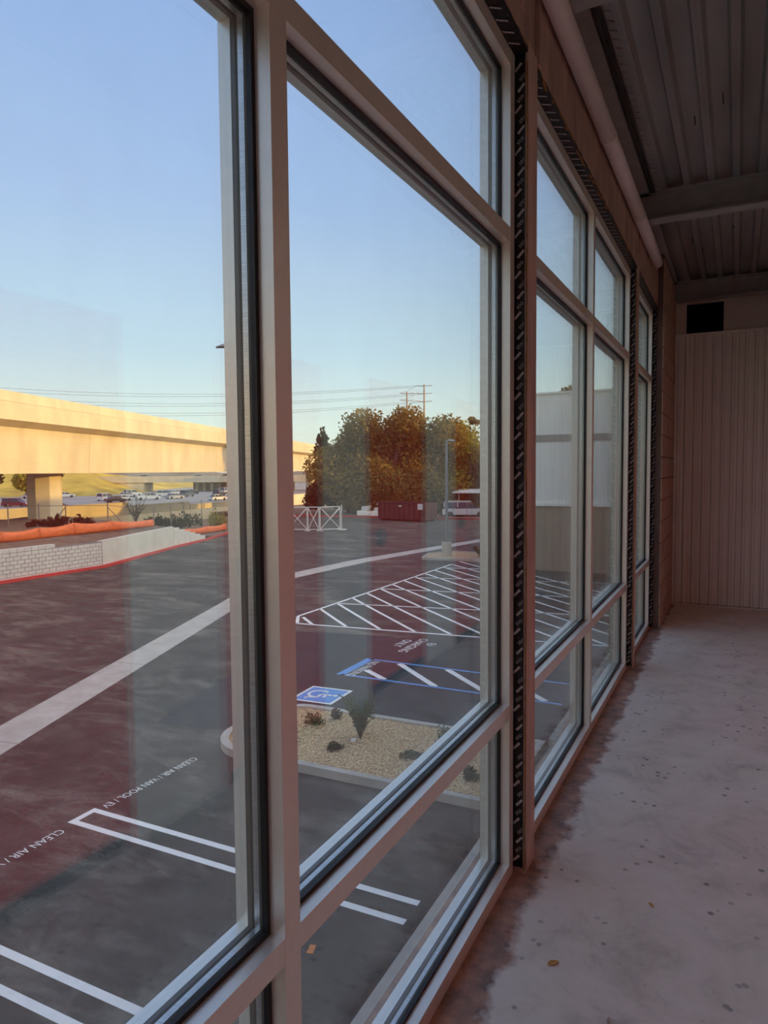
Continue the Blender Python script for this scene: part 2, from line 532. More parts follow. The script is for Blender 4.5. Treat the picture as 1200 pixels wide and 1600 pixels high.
def tape(y, z0, z1, x0=-0.002, x1=WX - 0.007, nrm=-1):
    """black membrane on the reveal of a post, facing -y, with the printed word and bars"""
    mb = MB()
    n = 70
    cols = 4
    i0 = 0
    for k in range(n + 1):
        z = z0 + (z1 - z0) * k / n
        for c in range(cols):
            x = x0 + (x1 - x0) * c / (cols - 1)
            mb.v.append((x, y + nrm * (0.0012 + (random.random() ** 3) * 0.0025), z))
    for k in range(n):
        for c in range(cols - 1):
            a = k * cols + c
            mb.f.append((a, a + 1, a + 1 + cols, a + cols))
    t = mb.build('flashing_tape', 'tape', wl_)
    # print: diagonal bars alternating with the word
    pr = MB()
    yy = y + nrm * 0.0042
    s = math.sqrt(0.5)
    z = z0 + 0.02
    k = 0
    while z < z1 - 0.05:
        off = [0.004, 0.014, 0.016, 0.022][k % 4] + x0
        if k % 2 == 0:
            L, wd = 0.034, 0.010
            pts = [(0, 0), (L, 0), (L, wd), (0, wd)]
            polys = [pts]
        else:
            polys = [[(sto.vertices[i].co.x * 0.80, sto.vertices[i].co.y * 0.80) for i in p.vertices] for p in sto.polygons]
        for poly in polys:
            q = []
            for (u, w) in poly:
                q.append((off + (u * s - w * s), z + (u * s + w * s)))
            if all(x0 <= a <= x1 for a, _ in q):
                i = len(pr.v)
                pr.v += [(a, yy, b) for a, b in q]
                pr.f.append(tuple(range(i, i + len(q))))
            elif k % 2 == 0:
                q = [(min(max(a, x0), x1), b) for a, b in q]
                i = len(pr.v)
                pr.v += [(a, yy, b) for a, b in q]
                pr.f.append(tuple(range(i, i + len(q))))
        z += 0.036
        k += 1
    pr.build('tape_print', 'tape_print', t)


for (a, b) in ((2.5182, 2.53), (5.5441, 5.555), (7.0505, 7.075)):
    box_obj('reveal_filler', 'gasket', wl_, FD, -0.003, a, b, 0, LZ)
for a in (2.53, 5.555):
    pts = [(WX + random.uniform(-0.001, 0.002), a - 0.002, 0.01 + k * 0.06) for k in range(50)]
    MB().tube(pts, 0.0030, 5).build('foam_bead', 'foam', wl_)
tape(2.529, 0.02, LZ)
tape(5.554, 0.02, LZ)
tape(7.074, 0.02, LZ)


def head_tape(y0, y1):
    """black membrane on the underside of the lintel, wrinkled, with print"""
    mb = MB()
    n = int((y1 - y0) / 0.03)
    for k in range(n + 1):
        y = y0 + (y1 - y0) * k / n
        lift = 0.010 + 0.006 * math.sin(k * 1.7) * random.random()
        mb.v += [(-0.004, y, LZ - 0.010), (0.018, y, LZ - 0.004 - random.random() * 0.003), (WX + 0.002, y, LZ - 0.002),
                 (WX + 0.0035, y, LZ + lift)]
    for k in range(n):
        for c in range(3):
            a = k * 4 + c
            mb.f.append((a, a + 1, a + 5, a + 4))
    t = mb.build('flashing_tape', 'tape', wl_)
    pr = MB()
    y = y0 + 0.02
    while y < y1 - 0.06:
        pr.quad((0.002, y, LZ - 0.0115), (0.034, y + 0.028, LZ - 0.0085), (0.034, y + 0.038, LZ - 0.0085), (0.002, y + 0.010, LZ - 0.0115))
        y += 0.07
    pr.build('tape_print', 'tape_print', t)


head_tape(-0.39, 2.53)
head_tape(2.656, 5.554)
head_tape(5.663, 7.074)

# block wall at the far end
CX = 0.092
CY0, CY1 = 7.078, YB
box_obj('mortar_core', 'mortar', wl_, -0.11, CX - 0.006, CY0 + 0.003, CY1, 0.0, ZD)
full = MB().box(-0.0, 0.012, 0.004, 0.396, 0.004, 0.196).mesh('block')
full.materials.append(M['cmu'])
half = MB().box(-0.0, 0.012, 0.004, 0.196, 0.004, 0.196).mesh('half_block')
half.materials.append(M['cmu'])
for r in range(17):
    y = CY0
    first = True
    while y < CY1 - 0.05:
        use_half = (r % 2 == 1 and first) or y + 0.4 > CY1 + 0.03
        o = bpy.data.objects.new('block', half if use_half else full)
        COL.objects.link(o)
        o.parent = wl_
        o.location = (CX - 0.010 + random.uniform(-0.002, 0.002), y, r * 0.203)
        y += 0.2 if use_half else 0.4
        first = False

# ---- end wall ------------------------------------------------------
wb = struct(box_obj('wall_back', 'board', None, CX, 0.20, YB, YB + 0.04, 2.965, 3.50))
box_obj('header_board', 'board', wb, 0.565, RX, YB, YB + 0.04, 2.965, 3.50)
box_obj('header_board', 'board', wb, 0.20, 0.565, YB, YB + 0.04, 3.292, 3.50)
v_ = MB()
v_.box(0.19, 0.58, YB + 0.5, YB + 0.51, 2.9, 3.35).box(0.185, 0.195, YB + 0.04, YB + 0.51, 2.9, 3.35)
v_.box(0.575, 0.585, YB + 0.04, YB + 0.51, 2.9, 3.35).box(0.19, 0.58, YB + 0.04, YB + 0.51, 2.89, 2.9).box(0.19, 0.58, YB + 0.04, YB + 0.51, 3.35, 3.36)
v_.build('opening_box', 'void', wb)  # black colour stands in for the darkness inside the opening
box_obj('wall_core', 'void', wb, -0.1, RX, YB + 0.030, YB + 0.30, 0.0, 2.88)


def ribbed(x0, x1, y, z0, z1, sgn=-1):
    """ribbed steel sheet in the xz plane, ribs standing proud towards sgn*y"""
    mb = MB()
    prof = []
    x = x0
    pit, d = 0.092, 0.021
    k = 0
    while x < x1:
        for (u, dd) in ((0.0, 0.0), (0.008, 0.0), (0.024, 0.28), (0.030, 0.28), (0.044, 0.0), (0.050, 0.0), (0.0515, -0.9), (0.0575, -0.9), (0.059, 0.0), (0.066, 0.8), (0.083, 0.8), (0.0905, 0.0)):
            if x + u < x1:
                prof.append((x + u, dd * d))
        x += pit
    prof.append((x1, 0))
    for (px, dd) in prof:
        mb.v += [(px, y + sgn * dd, z0), (px, y + sgn * dd, z1)]
    for i in range(len(prof) - 1):
        mb.f.append((2 * i, 2 * i + 2, 2 * i + 3, 2 * i + 1))
    return mb


ribbed(CX + 0.045, 0.72, YB - 0.001, 0.02, 2.945).build('ribbed_sheet', 'white_metal', wb)
ribbed(0.722, RX + 0.01, YB - 0.001, 0.02, 2.945).build('ribbed_sheet', 'white_metal', wb)
c_ = MB().box(CX + 0.001, CX + 0.030, YB - 0.010, YB, 0.0, 2.945).box(CX + 0.034, CX + 0.048, YB - 0.016, YB, 0.0, 2.945)
c_.build('corner_trim', 'white_metal', wb)
MB().box(CX, RX, YB - 0.022, YB + 0.012, 2.945, 2.972).build('cap_trim', 'white_metal', wb)
MB().box(CX, RX, YB - 0.020, YB, 0.0, 0.016).build('base_channel', 'white_metal', wb)

# ---- storage-unit wall opposite the windows ------------------------
DOORS = [(-9.4, -8.45), (-7.85, -6.9), (-6.3, -5.35), (-4.8, -3.9), (-3.35, -2.4), (-1.75, -0.8), (-0.30, 0.55), (1.12, 2.05), (2.62, 3.53), (4.12, 5.06), (5.70, 6.64), (7.24, 8.18)]
DH = 2.13
wr = MB()
ys = [YF] + [v for d in DOORS for v in d] + [YB]
for i in range(0, len(ys), 2):
    wr.box(RX, RX + 0.05, ys[i], ys[i + 1], 0, DH)
wr.box(RX, RX + 0.05, YF, YB, DH, 2.96)
wr = struct(wr.build('wall_right', 'white_metal'))
box_obj('upper_board', 'board', wr, RX + 0.005, RX + 0.05, YF, YB, 2.96, ZD)
for k, (a, b) in enumerate(DOORS):
    mb = MB()
    z, prof = 0.05, []
    while z < DH:
        prof += [(z, 0.0), (z + 0.012, 0.012), (z + 0.07, 0.012), (z + 0.082, 0.0)]
        z += 0.094
    prof = [(min(q, DH), w) for q, w in prof]
    for (q, w) in prof:
        mb.v += [(RX + 0.030 - w, a + 0.02, q), (RX + 0.030 - w, b - 0.02, q)]
    for i in range(len(prof) - 1):
        mb.f.append((2 * i, 2 * i + 1, 2 * i + 3, 2 * i + 2))
    d = struct(mb.build('door_%d' % (k + 1), 'red_door'))
    d['label'] = 'red ribbed roll-up storage door'
    box_obj('bottom_bar', 'gasket_grey', d, RX + 0.012, RX + 0.034, a + 0.02, b - 0.02, 0.0, 0.05)
    g = MB().box(RX + 0.004, RX + 0.04, a, a + 0.022, 0, DH).box(RX + 0.004, RX + 0.04, b - 0.022, b, 0, DH)
    g.build('guide_rail', 'red_door', d)
    h = MB().box(RX + 0.000, RX + 0.016, a + 0.11, a + 0.25, 1.02, 1.10).box(RX - 0.006, RX, a + 0.13, a + 0.20, 1.00, 1.12)
    h.build('latch', 'latch', d)
struct(box_obj('wall_front', 'white_metal', None, -0.1, RX + 0.05, YF - 0.05, YF, 0, ZD))
# the dim units behind the doors
struct(MB().box(RX + 0.3, RX + 0.35, YF, YB, 0, ZD).build('wall_inner', 'board'))

# ---- roof deck, beams, pipe ----------------------------------------
mb = MB()
prof, x = [], 0.10
while x < 1.5:
    prof += [(x, ZD + 0.045), (x + 0.085, ZD + 0.045), (x + 0.100, ZD), (x + 0.140, ZD)]
    x += 0.155
    # the sloping side back up closes the pitch
for (px, z) in [(0.0, ZD + 0.045)] + prof:
    mb.v += [(px, YF, z), (px, YB + 0.04, z)]
for i in range(len(prof)):
    mb.f.append((2 * i, 2 * i + 1, 2 * i + 3, 2 * i + 2))
ce = struct(mb.build('ceiling', 'deck'))
for sx in range(9):
    x = 0.10 + 0.155 * sx
    seam = MB().box(x + 0.117, x + 0.121, YF, YB, ZD - 0.004, ZD)
    if sx % 2 == 0:
        seam.build('deck_seam', 'deck', ce)
# little hanging wires / fastener tips under the deck
for (x, y, L) in ((0.47, 4.55, 0.05), (0.62, 4.35, 0.06), (0.335, 6.9, 0.05), (0.66, 6.6, 0.06), (0.40, 7.2, 0.05)):
    MB().tube([(x, y, ZD + 0.04), (x + 0.004, y + 0.005, ZD + 0.04 - L)], 0.003, 5).build('fastener', 'gasket', ce)


def i_beam(y, name='beam', lab=None):
    b = MB()
    b.box(WX + 0.02, RX, y, y + 0.13, 3.30, 3.312)
    b.box(WX + 0.02, RX, y + 0.060, y + 0.070, 3.312, 3.488)
    b.box(WX + 0.02, RX, y, y + 0.13, 3.488, 3.499)
    o = b.build(name, 'beam')
    struct(o)
    return o


for k, y in enumerate((-8.2, -5.45, -2.7, 0.05, 2.78, 5.50, 8.26)):
    i_beam(y, 'trim_%d' % (k + 1))['label'] = 'grey steel roof beam'
# ledger angle and rods along the window wall
MB().box(WX + 0.001, WX + 0.009, YF, YB, 3.385, 3.499).box(WX + 0.009, 0.125, YF, YB, 3.488, 3.499).build('ledger_angle', 'beam', wl_)
for x in (0.140, 0.160):
    MB().tube([(x, YF + 0.1, 3.478), (x, 5.48, 3.478)], 0.006, 8).build('conduit', 'gasket_grey', ce)
st = MB()
for k in range(200):
    y = YF + 0.2 + k * 0.075
    if not (5.45 < y < 5.68):
        st.prism([(0.176, y, ZD - 0.002), (0.205, y + 0.02, ZD - 0.002), (0.205, y + 0.055, ZD - 0.002), (0.176, y + 0.05, ZD - 0.002)], (0, 0, -0.006))
st.build('closure_strip', 'deck', ce)
MB().box(0.170, 0.212, YF, YB - 0.2, ZD - 0.001, ZD + 0.004).build('closure_flange', 'deck', ce)

pipe = empty('drain_pipe', (0.094, YF + 0.02, 3.25))
PY = YF + 0.02
for a, b in ((YF + 0.02, 1.3), (1.3, 3.92), (3.92, 5.22), (5.22, 6.48)):
    MB().tube([(0, a - PY, 0), (0, b - PY, 0)], 0.0415, 28).build('pipe_length', 'pvc', pipe, True).data.polygons[-1].use_smooth = False
for y in (1.3, 3.92, 5.22):
    MB().tube([(0, y - 0.012 - PY, 0), (0, y + 0.012 - PY, 0)], 0.0445, 28).build('coupling_ring', 'pvc', pipe)
for y in (-2.0, 0.9, 4.9, 6.2):
    MB().box(-0.052, -0.03, y - 0.012 - PY, y + 0.012 - PY, -0.02, 0.02).build('wall_bracket', 'beam', pipe)
tag(pipe, 'long pale plastic pipe running under the ceiling above the windows', 'pipe')

# ---- litter on the floor -------------------------------------------
def dry_leaf(x, y, s, rz, label, mat='leaf_dry'):
    mb = MB()
    pts = [(-1, 0, 0.02), (-0.5, 0.42, 0.10), (0.15, 0.5, 0.16), (0.75, 0.25, 0.10), (1.15, 0, 0.02), (0.7, -0.3, 0.14), (0.1, -0.46, 0.2), (-0.55, -0.36, 0.12)]
    i = len(mb.v)
    mb.v = [(0, 0, 0.0)] + pts + [(a, b, c + 0.06) for a, b, c in [(0, 0, 0.0)] + pts]
    for k in range(8):
        mb.f.append((0, 1 + k, 1 + (k + 1) % 8))
        mb.f.append((9, 10 + (k + 1) % 8, 10 + k))
        mb.f.append((1 + k, 10 + k, 10 + (k + 1) % 8, 1 + (k + 1) % 8))
    o = mb.build('dry_leaf', mat)
    o.location = (x, y, 0.0005)
    o.scale = (s, s, s)
    o.rotation_euler = (0, 0, rz)
    tag(o, label, 'leaf')


dry_leaf(0.25, 2.09, 0.020, 0.9, 'larger orange dry leaf fragment on the concrete floor')
dry_leaf(0.49, 2.53, 0.014, 2.2, 'small tan dry leaf fragment on the floor further from the window')
for k, (x, y, s, lab) in enumerate(((0.36, 2.36, 0.007, 'pale paint chip on the floor midway between the two dry leaves'),
                                    (0.44, 1.93, 0.010, 'dark sliver of debris at the bottom edge of the floor view'),
                                    (0.39, 2.83, 0.005, 'tiny pale chip on the floor beyond the dry leaves'),
                                    (0.085, 2.35, 0.008, 'pale chip in the rusty dirt beside the near steel post'))):
    mb = MB().prism([(-1.4, -0.2, 0), (0.2, -0.5, 0), (1.5, 0.1, 0), (0.1, 0.5, 0)], (0.1, 0, 0.25))
    o = mb.build('floor_chip', 'chip' if k != 1 else 'steel')
    o.location = (x, y, 0.0002); o.scale = (s, s, s); o.rotation_euler = (0, 0, k * 1.1 + 0.3)
    tag(o, lab, 'debris')

# ================================================================== BUILDING SHELL (outside)
out_wall = struct(box_obj('wall_outside', 'stucco', None, -0.13, -0.1125, -40.0, 36.4, GZ, -0.005))
box_obj('parapet', 'stucco', out_wall, -0.13, -0.1125, -40.0, 36.4, LZ + 0.01, 5.3)
box_obj('solid_bay', 'stucco', out_wall, -0.13, -0.1125, 7.06, 36.4, -0.005, LZ + 0.01)
box_obj('solid_bay', 'stucco', out_wall, -0.13, -0.1125, -40.0, -9.51, -0.005, LZ + 0.01)
struct(box_obj('roof', 'roofing', None, -0.112, 34.0, -40.0, 36.4, ZD + 0.10, ZD + 0.4))
struct(box_obj('wall_far_side', 'stucco', None, 33.8, 34.0, -40.0, 36.4, GZ, 5.3))

# ================================================================== CAR PARK
lot = struct(MB().prism([(-0.2, -30, GZ), (-0.2, 95, GZ), (-47, 95, GZ), (-47, 60, GZ), (-37.5, 46, GZ), (-36, 42, GZ),
                         (-31.2, 28, GZ), (-31.2, -30, GZ)], (0, 0, -0.3)).build('parking_lot', 'asphalt'))
E1 = 0.004


def flat(name, pts, mat, parent=lot, dz=E1, thick=0.003):
    return MB().prism([(x, y, GZ + dz - thick) for x, y in pts], (0, 0, thick)).build(name, mat, parent)


def line(name, a, b, w, mat='paint', dz=E1):
    a, b = Vector(a), Vector(b)
    n = (b - a).normalized()
    n = Vector((-n.y, n.x)) * w / 2
    return flat(name, [a + n, b + n, b - n, a - n][::-1], mat, lot, dz)


# patches of darker, less dusty asphalt colour
flat('asphalt_patch', [(-10.2, 10.9), (-8.3, 11.3), (-6.6, 13.4), (-9.0, 20.0), (-12.2, 19.4)], 'asphalt_dark', dz=0.0025, thick=0.002)
flat('asphalt_patch', [(-8.8, 13.2), (-2.6, 13.2), (-2.6, 20.2), (-9.0, 19.9)], 'asphalt_dark', dz=0.0022, thick=0.002)
# concrete swale crossing the lot
flat('swale', [(-6.9, -4.0), (-5.8, -4.2), (-11.6, 8.37), (-16.4, 21.1), (-18.9, 28.0), (-18.4, 36.0), (-15.2, 54.0), (-16.2, 54.2), (-19.6, 36.2), (-20.1, 28.0), (-17.6, 21.6), (-12.9, 9.0)], 'swale', dz=0.005)
for (x, y) in ((-12.3, 8.7), (-14.3, 14.0), (-16.9, 21.3), (-19.3, 29.5)):
    line('swale_joint', (x - 0.62, y - 0.02), (x + 0.60, y + 0.20), 0.02, 'joint', 0.0065)


# hairpin stall lines
def hairpin(y0, y1, x_far, x_near):
    w = 0.105
    line('stall_stripe', (x_far, y0), (x_near, y0 + 0.03), w)
    line('stall_stripe', (x_far, y1), (x_near, y1 + 0.03), w)
    line('stall_stripe', (x_far + w / 2, y0 + w / 2), (x_far + w / 2, y1 - w / 2), w)


hairpin(7.20, 7.60, -8.27, -2.66)
hairpin(4.42, 4.82, -8.15, -2.68)
hairpin(1.65, 2.05, -8.10, -2.68)


def paint_text(body, size, x, y, mat='paint', sx=1.0):
    """lettering read by a driver facing the building: words run towards -y, tops towards +x"""
    me = text_mesh(body, size)
    o = obj('lettering', me, mat, lot)
    o.rotation_euler = (0, 0, -math.pi / 2)
    o.scale = (sx, 1, 1)
    o.location = (x, y, GZ + E1 + 0.0006)
    return o


paint_text('CLEAN AIR / VAN POOL / EV', 0.215, -8.23, 9.86, sx=0.78)
paint_text('CLEAN AIR / VAN POOL / EV', 0.215, -8.20, 6.95, sx=0.78)
paint_text('CLEAN AIR / VAN POOL / EV', 0.215, -8.17, 4.15, sx=0.78)
paint_text('EV', 0.42, -7.66, 19.72, sx=0.75)
paint_text('CHARGING', 0.42, -8.08, 20.12, sx=0.80)
paint_text('ONLY', 0.42, -8.50, 19.80, sx=0.80)

# blue access aisle
Y0, Y1 = 15.68, 17.30
line('aisle_border', (-8.42, Y0), (-2.7, Y0 + 0.05), 0.10, 'paint_blue')
line('aisle_border', (-8.42, Y1), (-2.7, Y1 + 0.02), 0.10, 'paint_blue')
line('aisle_border', (-8.42, Y0 - 0.05), (-8.42, Y1 + 0.05), 0.24, 'paint_blue')
for a, b in (((-8.0, 16.30), (-7.19, 15.74)), ((-7.46, 17.22), (-5.80, 15.75)), ((-6.08, 17.26), (-4.45, 15.76)), ((-4.7, 17.26), (-3.1, 15.80))):
    line('aisle_stripe', a, b, 0.17)
paint_text('NO PARKING', 0.34, -8.26, 17.16, sx=0.74)

# accessible stall symbol
flat('symbol_border', [(-8.50, 13.42), (-7.42, 13.50), (-7.46, 14.60), (-8.54, 14.52)], 'paint', dz=0.0035)
sym = flat('symbol_panel', [(-8.43, 13.50), (-7.50, 13.57), (-7.53, 14.52), (-8.47, 14.45)], 'paint_blue', dz=0.0046)
cx, cy = -7.99, 14.02


def sy(u, v):        # symbol frame: u runs towards -y, v towards +x
    return (cx + v, cy - u)


def arc(r0, r1, a0, a1, c=(0, 0), k=14):
    mb = MB()
    for i in range(k + 1):
        t = math.radians(a0 + (a1 - a0) * i / k)
        for r in (r0, r1):
            x, y = sy(c[0] + r * math.cos(t), c[1] + r * math.sin(t))
            mb.v.append((x, y, GZ + 0.0062))
    for i in range(k):
        mb.f.append((2 * i, 2 * i + 1, 2 * i + 3, 2 * i + 2))
    return mb.build('wheelchair_symbol', 'paint', sym)


arc(0.20, 0.27, 140, 385, (-0.03, -0.10))
arc(0.0, 0.062, 0, 360, (-0.06, 0.34), 12)
for a, b in (((-0.05, 0.26), (-0.02, -0.02)), ((-0.04, 0.13), (0.16, 0.13)), ((-0.03, -0.01), (0.20, -0.01)), ((0.20, 0.0), (0.29, -0.26)), ((0.28, -0.25), (0.37, -0.22))):
    line('wheelchair_symbol', sy(*a), sy(*b), 0.07, 'paint', 0.0064)

# white hatched zone
WL = 0.12
line('hatch_border', (-13.0, 20.35), (-6.5, 21.05), WL)
line('hatch_border', (-6.5, 21.05), (-2.6, 21.6), WL)
line('hatch_border', (-13.55, 21.42), (-13.55, 36.9), WL)
line('hatch_border', (-13.55, 21.42), (-12.9, 20.36), WL)
for k in range(15):
    y = 22.93 + (k - 1) * 1.27
    x0 = -13.55
    if k == 0:
        line('hatch_stripe', (-13.3, 21.35), (-12.33, 20.45), WL)
        continue
    # each bar falls about 0.9 in y per unit x until the lower border or the kerb
    yb = lambda x: 20.45 + (x + 13.0) * 0.115
    x = x0
    while x < -2.7 and y - 0.93 * (x - x0) > yb(x):
        x += 0.02
    line('hatch_stripe', (x0, y), (x, y - 0.93 * (x - x0)), WL)
for (a, b) in (((-13.47, 24.15), (-3.0, 26.1)), ((-13.48, 27.97), (-3.0, 29.7)), ((-13.2, 31.65), (-3.0, 33.9)), ((-13.4, 35.4), (-8.9, 36.2))):
    line('stall_stripe', a, b, 0.11)

# orange scrap
o = MB().prism([(-0.035, -0.07, 0), (0.035, -0.07, 0), (0.04, 0.07, 0), (-0.03, 0.07, 0)], (0, 0, 0.006)).build('paper_scrap', 'orange_tape')
o.location = (-3.40, 6.35, GZ + 0.001); o.rotation_euler = (0, 0, 0.3)
tag(o, 'small orange paper scrap lying on the asphalt below the near window', 'litter')

# walk along the building, planted island
KZ = GZ + 0.12
walk = struct(box_obj('walkway', 'concrete', None, -2.27, -0.131, -30, 36.3, GZ, KZ))
box_obj('kerb', 'concrete', walk, -2.42, -2.272, -30, 10.05, GZ, KZ + 0.004)
box_obj('kerb', 'concrete', walk, -2.42, -2.272, 13.25, 36.3, GZ, KZ + 0.004)


def kerb_path(outline, w):
    """closed kerb ring following an outline (counter-clockwise), width w inwards"""
    n = len(outline)
    inner = []
    for i in range(n):
        p0, p1, p2 = Vector(outline[i - 1]), Vector(outline[i]), Vector(outline[(i + 1) % n])
        d1, d2 = (p1 - p0).normalized(), (p2 - p1).normalized()
        nn = (Vector((-d1.y, d1.x)) + Vector((-d2.y, d2.x))).normalized()
        inner.append(p1 + nn * w)
    return inner


nose = []
for k in range(9):
    t = math.radians(180 + 90 * k / 8)
    nose.append((-7.35 + 1.0 * math.cos(t), 11.15 + 1.0 * math.sin(t)))
far = [(-2.43, 13.08), (-7.35, 12.98)]
for k in range(1, 9):
    t = math.radians(90 + 90 * k / 8)
    far.append((-7.45 + 0.9 * math.cos(t), 12.08 + 0.9 * math.sin(t)))
outline = nose + [(-2.43, 10.22)] + far
inner = kerb_path(outline, 0.16)
isl = MB()
nn = len(outline)
for i in range(nn):
    j = (i + 1) % nn
    a, b, c, d = outline[i], outline[j], inner[j], inner[i]
    isl.prism([(a[0], a[1], GZ), (b[0], b[1], GZ), (c[0], c[1], GZ), (d[0], d[1], GZ)], (0, 0, 0.15))
island = isl.build('planted_island', 'concrete')
tag(island, 'kerbed planting island of tan gravel between the parking stalls', 'island')
MB().prism([(p[0], p[1], GZ) for p in inner], (0, 0, 0.10)).build('gravel_bed', 'soil', island)


def inside(p, poly):
    c = False
    for i in range(len(poly)):
        a, b = poly[i], poly[i - 1]
        if (a[1] > p[1]) != (b[1] > p[1]) and p[0] < (b[0] - a[0]) * (p[1] - a[1]) / (b[1] - a[1]) + a[0]:
            c = not c
    return c


peb = MB()
ico = [(0, 0, 1), (0.9, 0, 0.1), (0.2, 0.85, 0), (-0.8, 0.5, 0.1), (-0.75, -0.55, 0), (0.3, -0.85, 0.1), (0, 0, -0.6)]
icf = [(0, 1, 2), (0, 2, 3), (0, 3, 4), (0, 4, 5), (0, 5, 1), (6, 2, 1), (6, 3, 2), (6, 4, 3), (6, 5, 4), (6, 1, 5)]
inn = [tuple(p) for p in inner]
cnt = 0
while cnt < 15000:
    p = (random.uniform(-8.4, -2.4), random.uniform(10.2, 13.1))
    if not inside(p, inn):
        continue
    s = random.uniform(0.013, 0.026)
    a = random.random() * 6.28
    ca, sa = math.cos(a) * s, math.sin(a) * s
    z = GZ + 0.10 + random.uniform(0.0, 0.018)
    i = len(peb.v)
    peb.v += [(p[0] + x * ca - y * sa, p[1] + x * sa + y * ca, z + q * s * 0.7) for x, y, q in ico]
    peb.f += [(i + a_, i + b_, i + c_) for a_, b_, c_ in icf]
    cnt += 1
me = bpy.data.meshes.new('gravel')
me.from_pydata(peb.v, [], peb.f)
gv = obj('gravel', me, 'gravel', island)
gv['kind'] = 'stuff'


# ------------------------------------------------------------------ plants
def leaves(mb, centre, radii, n, size, shell=0.55, up_bias=0.0, aspect=1.8):
    cx, cy, cz = centre
    for _ in range(n):
        while True:
            x, y, z = random.uniform(-1, 1), random.uniform(-1, 1), random.uniform(-1, 1)
            r = x * x + y * y + z * z
            if shell * shell < r < 1:
                break
        p = Vector((cx + x * radii[0], cy + y * radii[1], cz + z * radii[2]))
        d = Vector((random.gauss(0, 1), random.gauss(0, 1), random.gauss(0, 1) + up_bias)).normalized()
        q = d.cross(Vector((random.gauss(0, 1), random.gauss(0, 1), random.gauss(0, 1)))).normalized()
        s = size * random.uniform(0.6, 1.3)
        a, b = d * s * aspect * 0.5, q * s * 0.5
        mb.quad(p - a, p + b, p + a, p - b)


def raw_build(mb, name, mat, parent):
    me = bpy.data.meshes.new(name)
    me.from_pydata(mb.v, [], mb.f)
    return obj(name, me, mat, parent)


def tree(loc, blobs, trunk_h, trunk_r, mat, n, size, label, group=None, name='tree', cat='tree', shell=0.35, limbs=True):
    """blobs: (dx, dy, z, rx, ry, rz) relative to the foot of the trunk"""
    t = empty(name, loc)
    cr = MB()
    vol = sum(b[3] * b[4] * b[5] for b in blobs)
    for b in blobs:
        leaves(cr, b[:3], b[3:], int(n * b[3] * b[4] * b[5] / vol), size, shell)
    raw_build(cr, 'crown', mat, t)
    tr = MB().tube([(0, 0, -0.1), (0.1, 0, trunk_h * 0.5), (0, 0.1, trunk_h)], trunk_r, 8, trunk_r * 0.6)
    if limbs:
        for b in blobs:
            tr.tube([(0, 0.05, trunk_h * 0.75), (b[0] * 0.5, b[1] * 0.5, trunk_h * 0.5 + b[2] * 0.5), (b[0], b[1], b[2])], trunk_r * 0.5, 6, trunk_r * 0.15)
    tr.build('trunk', 'bark', t)
    tag(t, label, cat, group)
    return t


def spray(loc, n, h, spread, mat, size, label, name='shrub', leaf_n=26, cat='shrub', twig='bark', group=None, rad=0.006):
    """upright shrub: stems fanning from one foot, small leaves along them"""
    t = empty(name, loc)
    st, lv = MB(), MB()
    for k in range(n):
        a = random.random() * 6.28
        lean = spread * math.sqrt(random.random())
        hh = h * random.uniform(0.6, 1.0)
        tip = Vector((math.cos(a) * lean, math.sin(a) * lean, hh))
        mid = Vector((tip.x * 0.35, tip.y * 0.35, hh * 0.5))
        st.tube([(0, 0, -0.02), mid, tip], rad, 4, rad * 0.4)
        for q in range(leaf_n):
            u = random.uniform(0.25, 1.0)
            p = (mid * (u * 2) if u < 0.5 else mid + (tip - mid) * (u * 2 - 1))
            d = Vector((random.gauss(0, 0.7), random.gauss(0, 0.7), 0.7)).normalized()
            s = size * random.uniform(0.6, 1.3)
            w = d.cross(Vector((random.gauss(0, 1), random.gauss(0, 1), 0.2))).normalized() * s * 0.22
            e = p + d * s
            lv.quad(p, p + d * s * 0.5 + w, e, p + d * s * 0.5 - w)
    raw_build(lv, 'leaves', mat, t)
    st.build('stems', twig, t)
    tag(t, label, cat, group)
    return t


SZ = GZ + 0.105
spray((-5.72, 11.75, SZ), 46, 0.90, 0.40, 'leaf_grey', 0.075, 'upright grey-green shrub, the tallest plant on the gravel island', leaf_n=24)
for (x, y, h, sp, mt, lab) in ((-6.95, 12.05, 0.24, 0.22, 'leaf_grey', 'low pale grey shrub at the left of the gravel island'),
                               (-6.70, 12.50, 0.26, 0.13, 'leaf_brown', 'small brownish shrub behind the low pale grey shrub'),
                               (-5.90, 11.10, 0.15, 0.17, 'leaf_dark', 'low dark green plant by the near kerb of the gravel island'),
                               (-4.45, 11.40, 0.10, 0.22, 'leaf_grey', 'low sparse plant on the gravel near the window rail'),
                               (-4.20, 12.40, 0.26, 0.26, 'leaf_grey', 'soft grey plant at the right of the gravel island'),
                               (-3.20, 11.00, 0.22, 0.16, 'leaf_dark', 'small dark plant at the building end of the gravel island')):
    t = empty('shrub', (x, y, SZ))
    lv, stm = MB(), MB()
    for q in range(8):
        a = q * 2.4
        rr = sp * random.uniform(0.1, 0.9)
        hh = h * random.uniform(0.4, 0.9)
        leaves(lv, (math.cos(a) * rr, math.sin(a) * rr, hh * 0.6), (sp * 0.45, sp * 0.45, hh * 0.6), 45, 0.030, 0.0, 0.5)
        stm.tube([(0, 0, -0.02), (math.cos(a) * rr, math.sin(a) * rr, hh)], 0.004, 4, 0.002)
    raw_build(lv, 'leaves', mt, t)
    stm.build('stems', 'bark', t)
    tag(t, lab, 'shrub')
o = MB().prism([(-0.05, -0.03, 0), (0.05, -0.02, 0), (0.03, 0.05, 0), (-0.04, 0.04, 0)], (0.005, 0, 0.05)).build('white_stone', 'paint')
o.location = (-5.75, 11.55, SZ + 0.012)
tag(o, 'small white stone on the gravel beside the low dark green plant', 'stone')


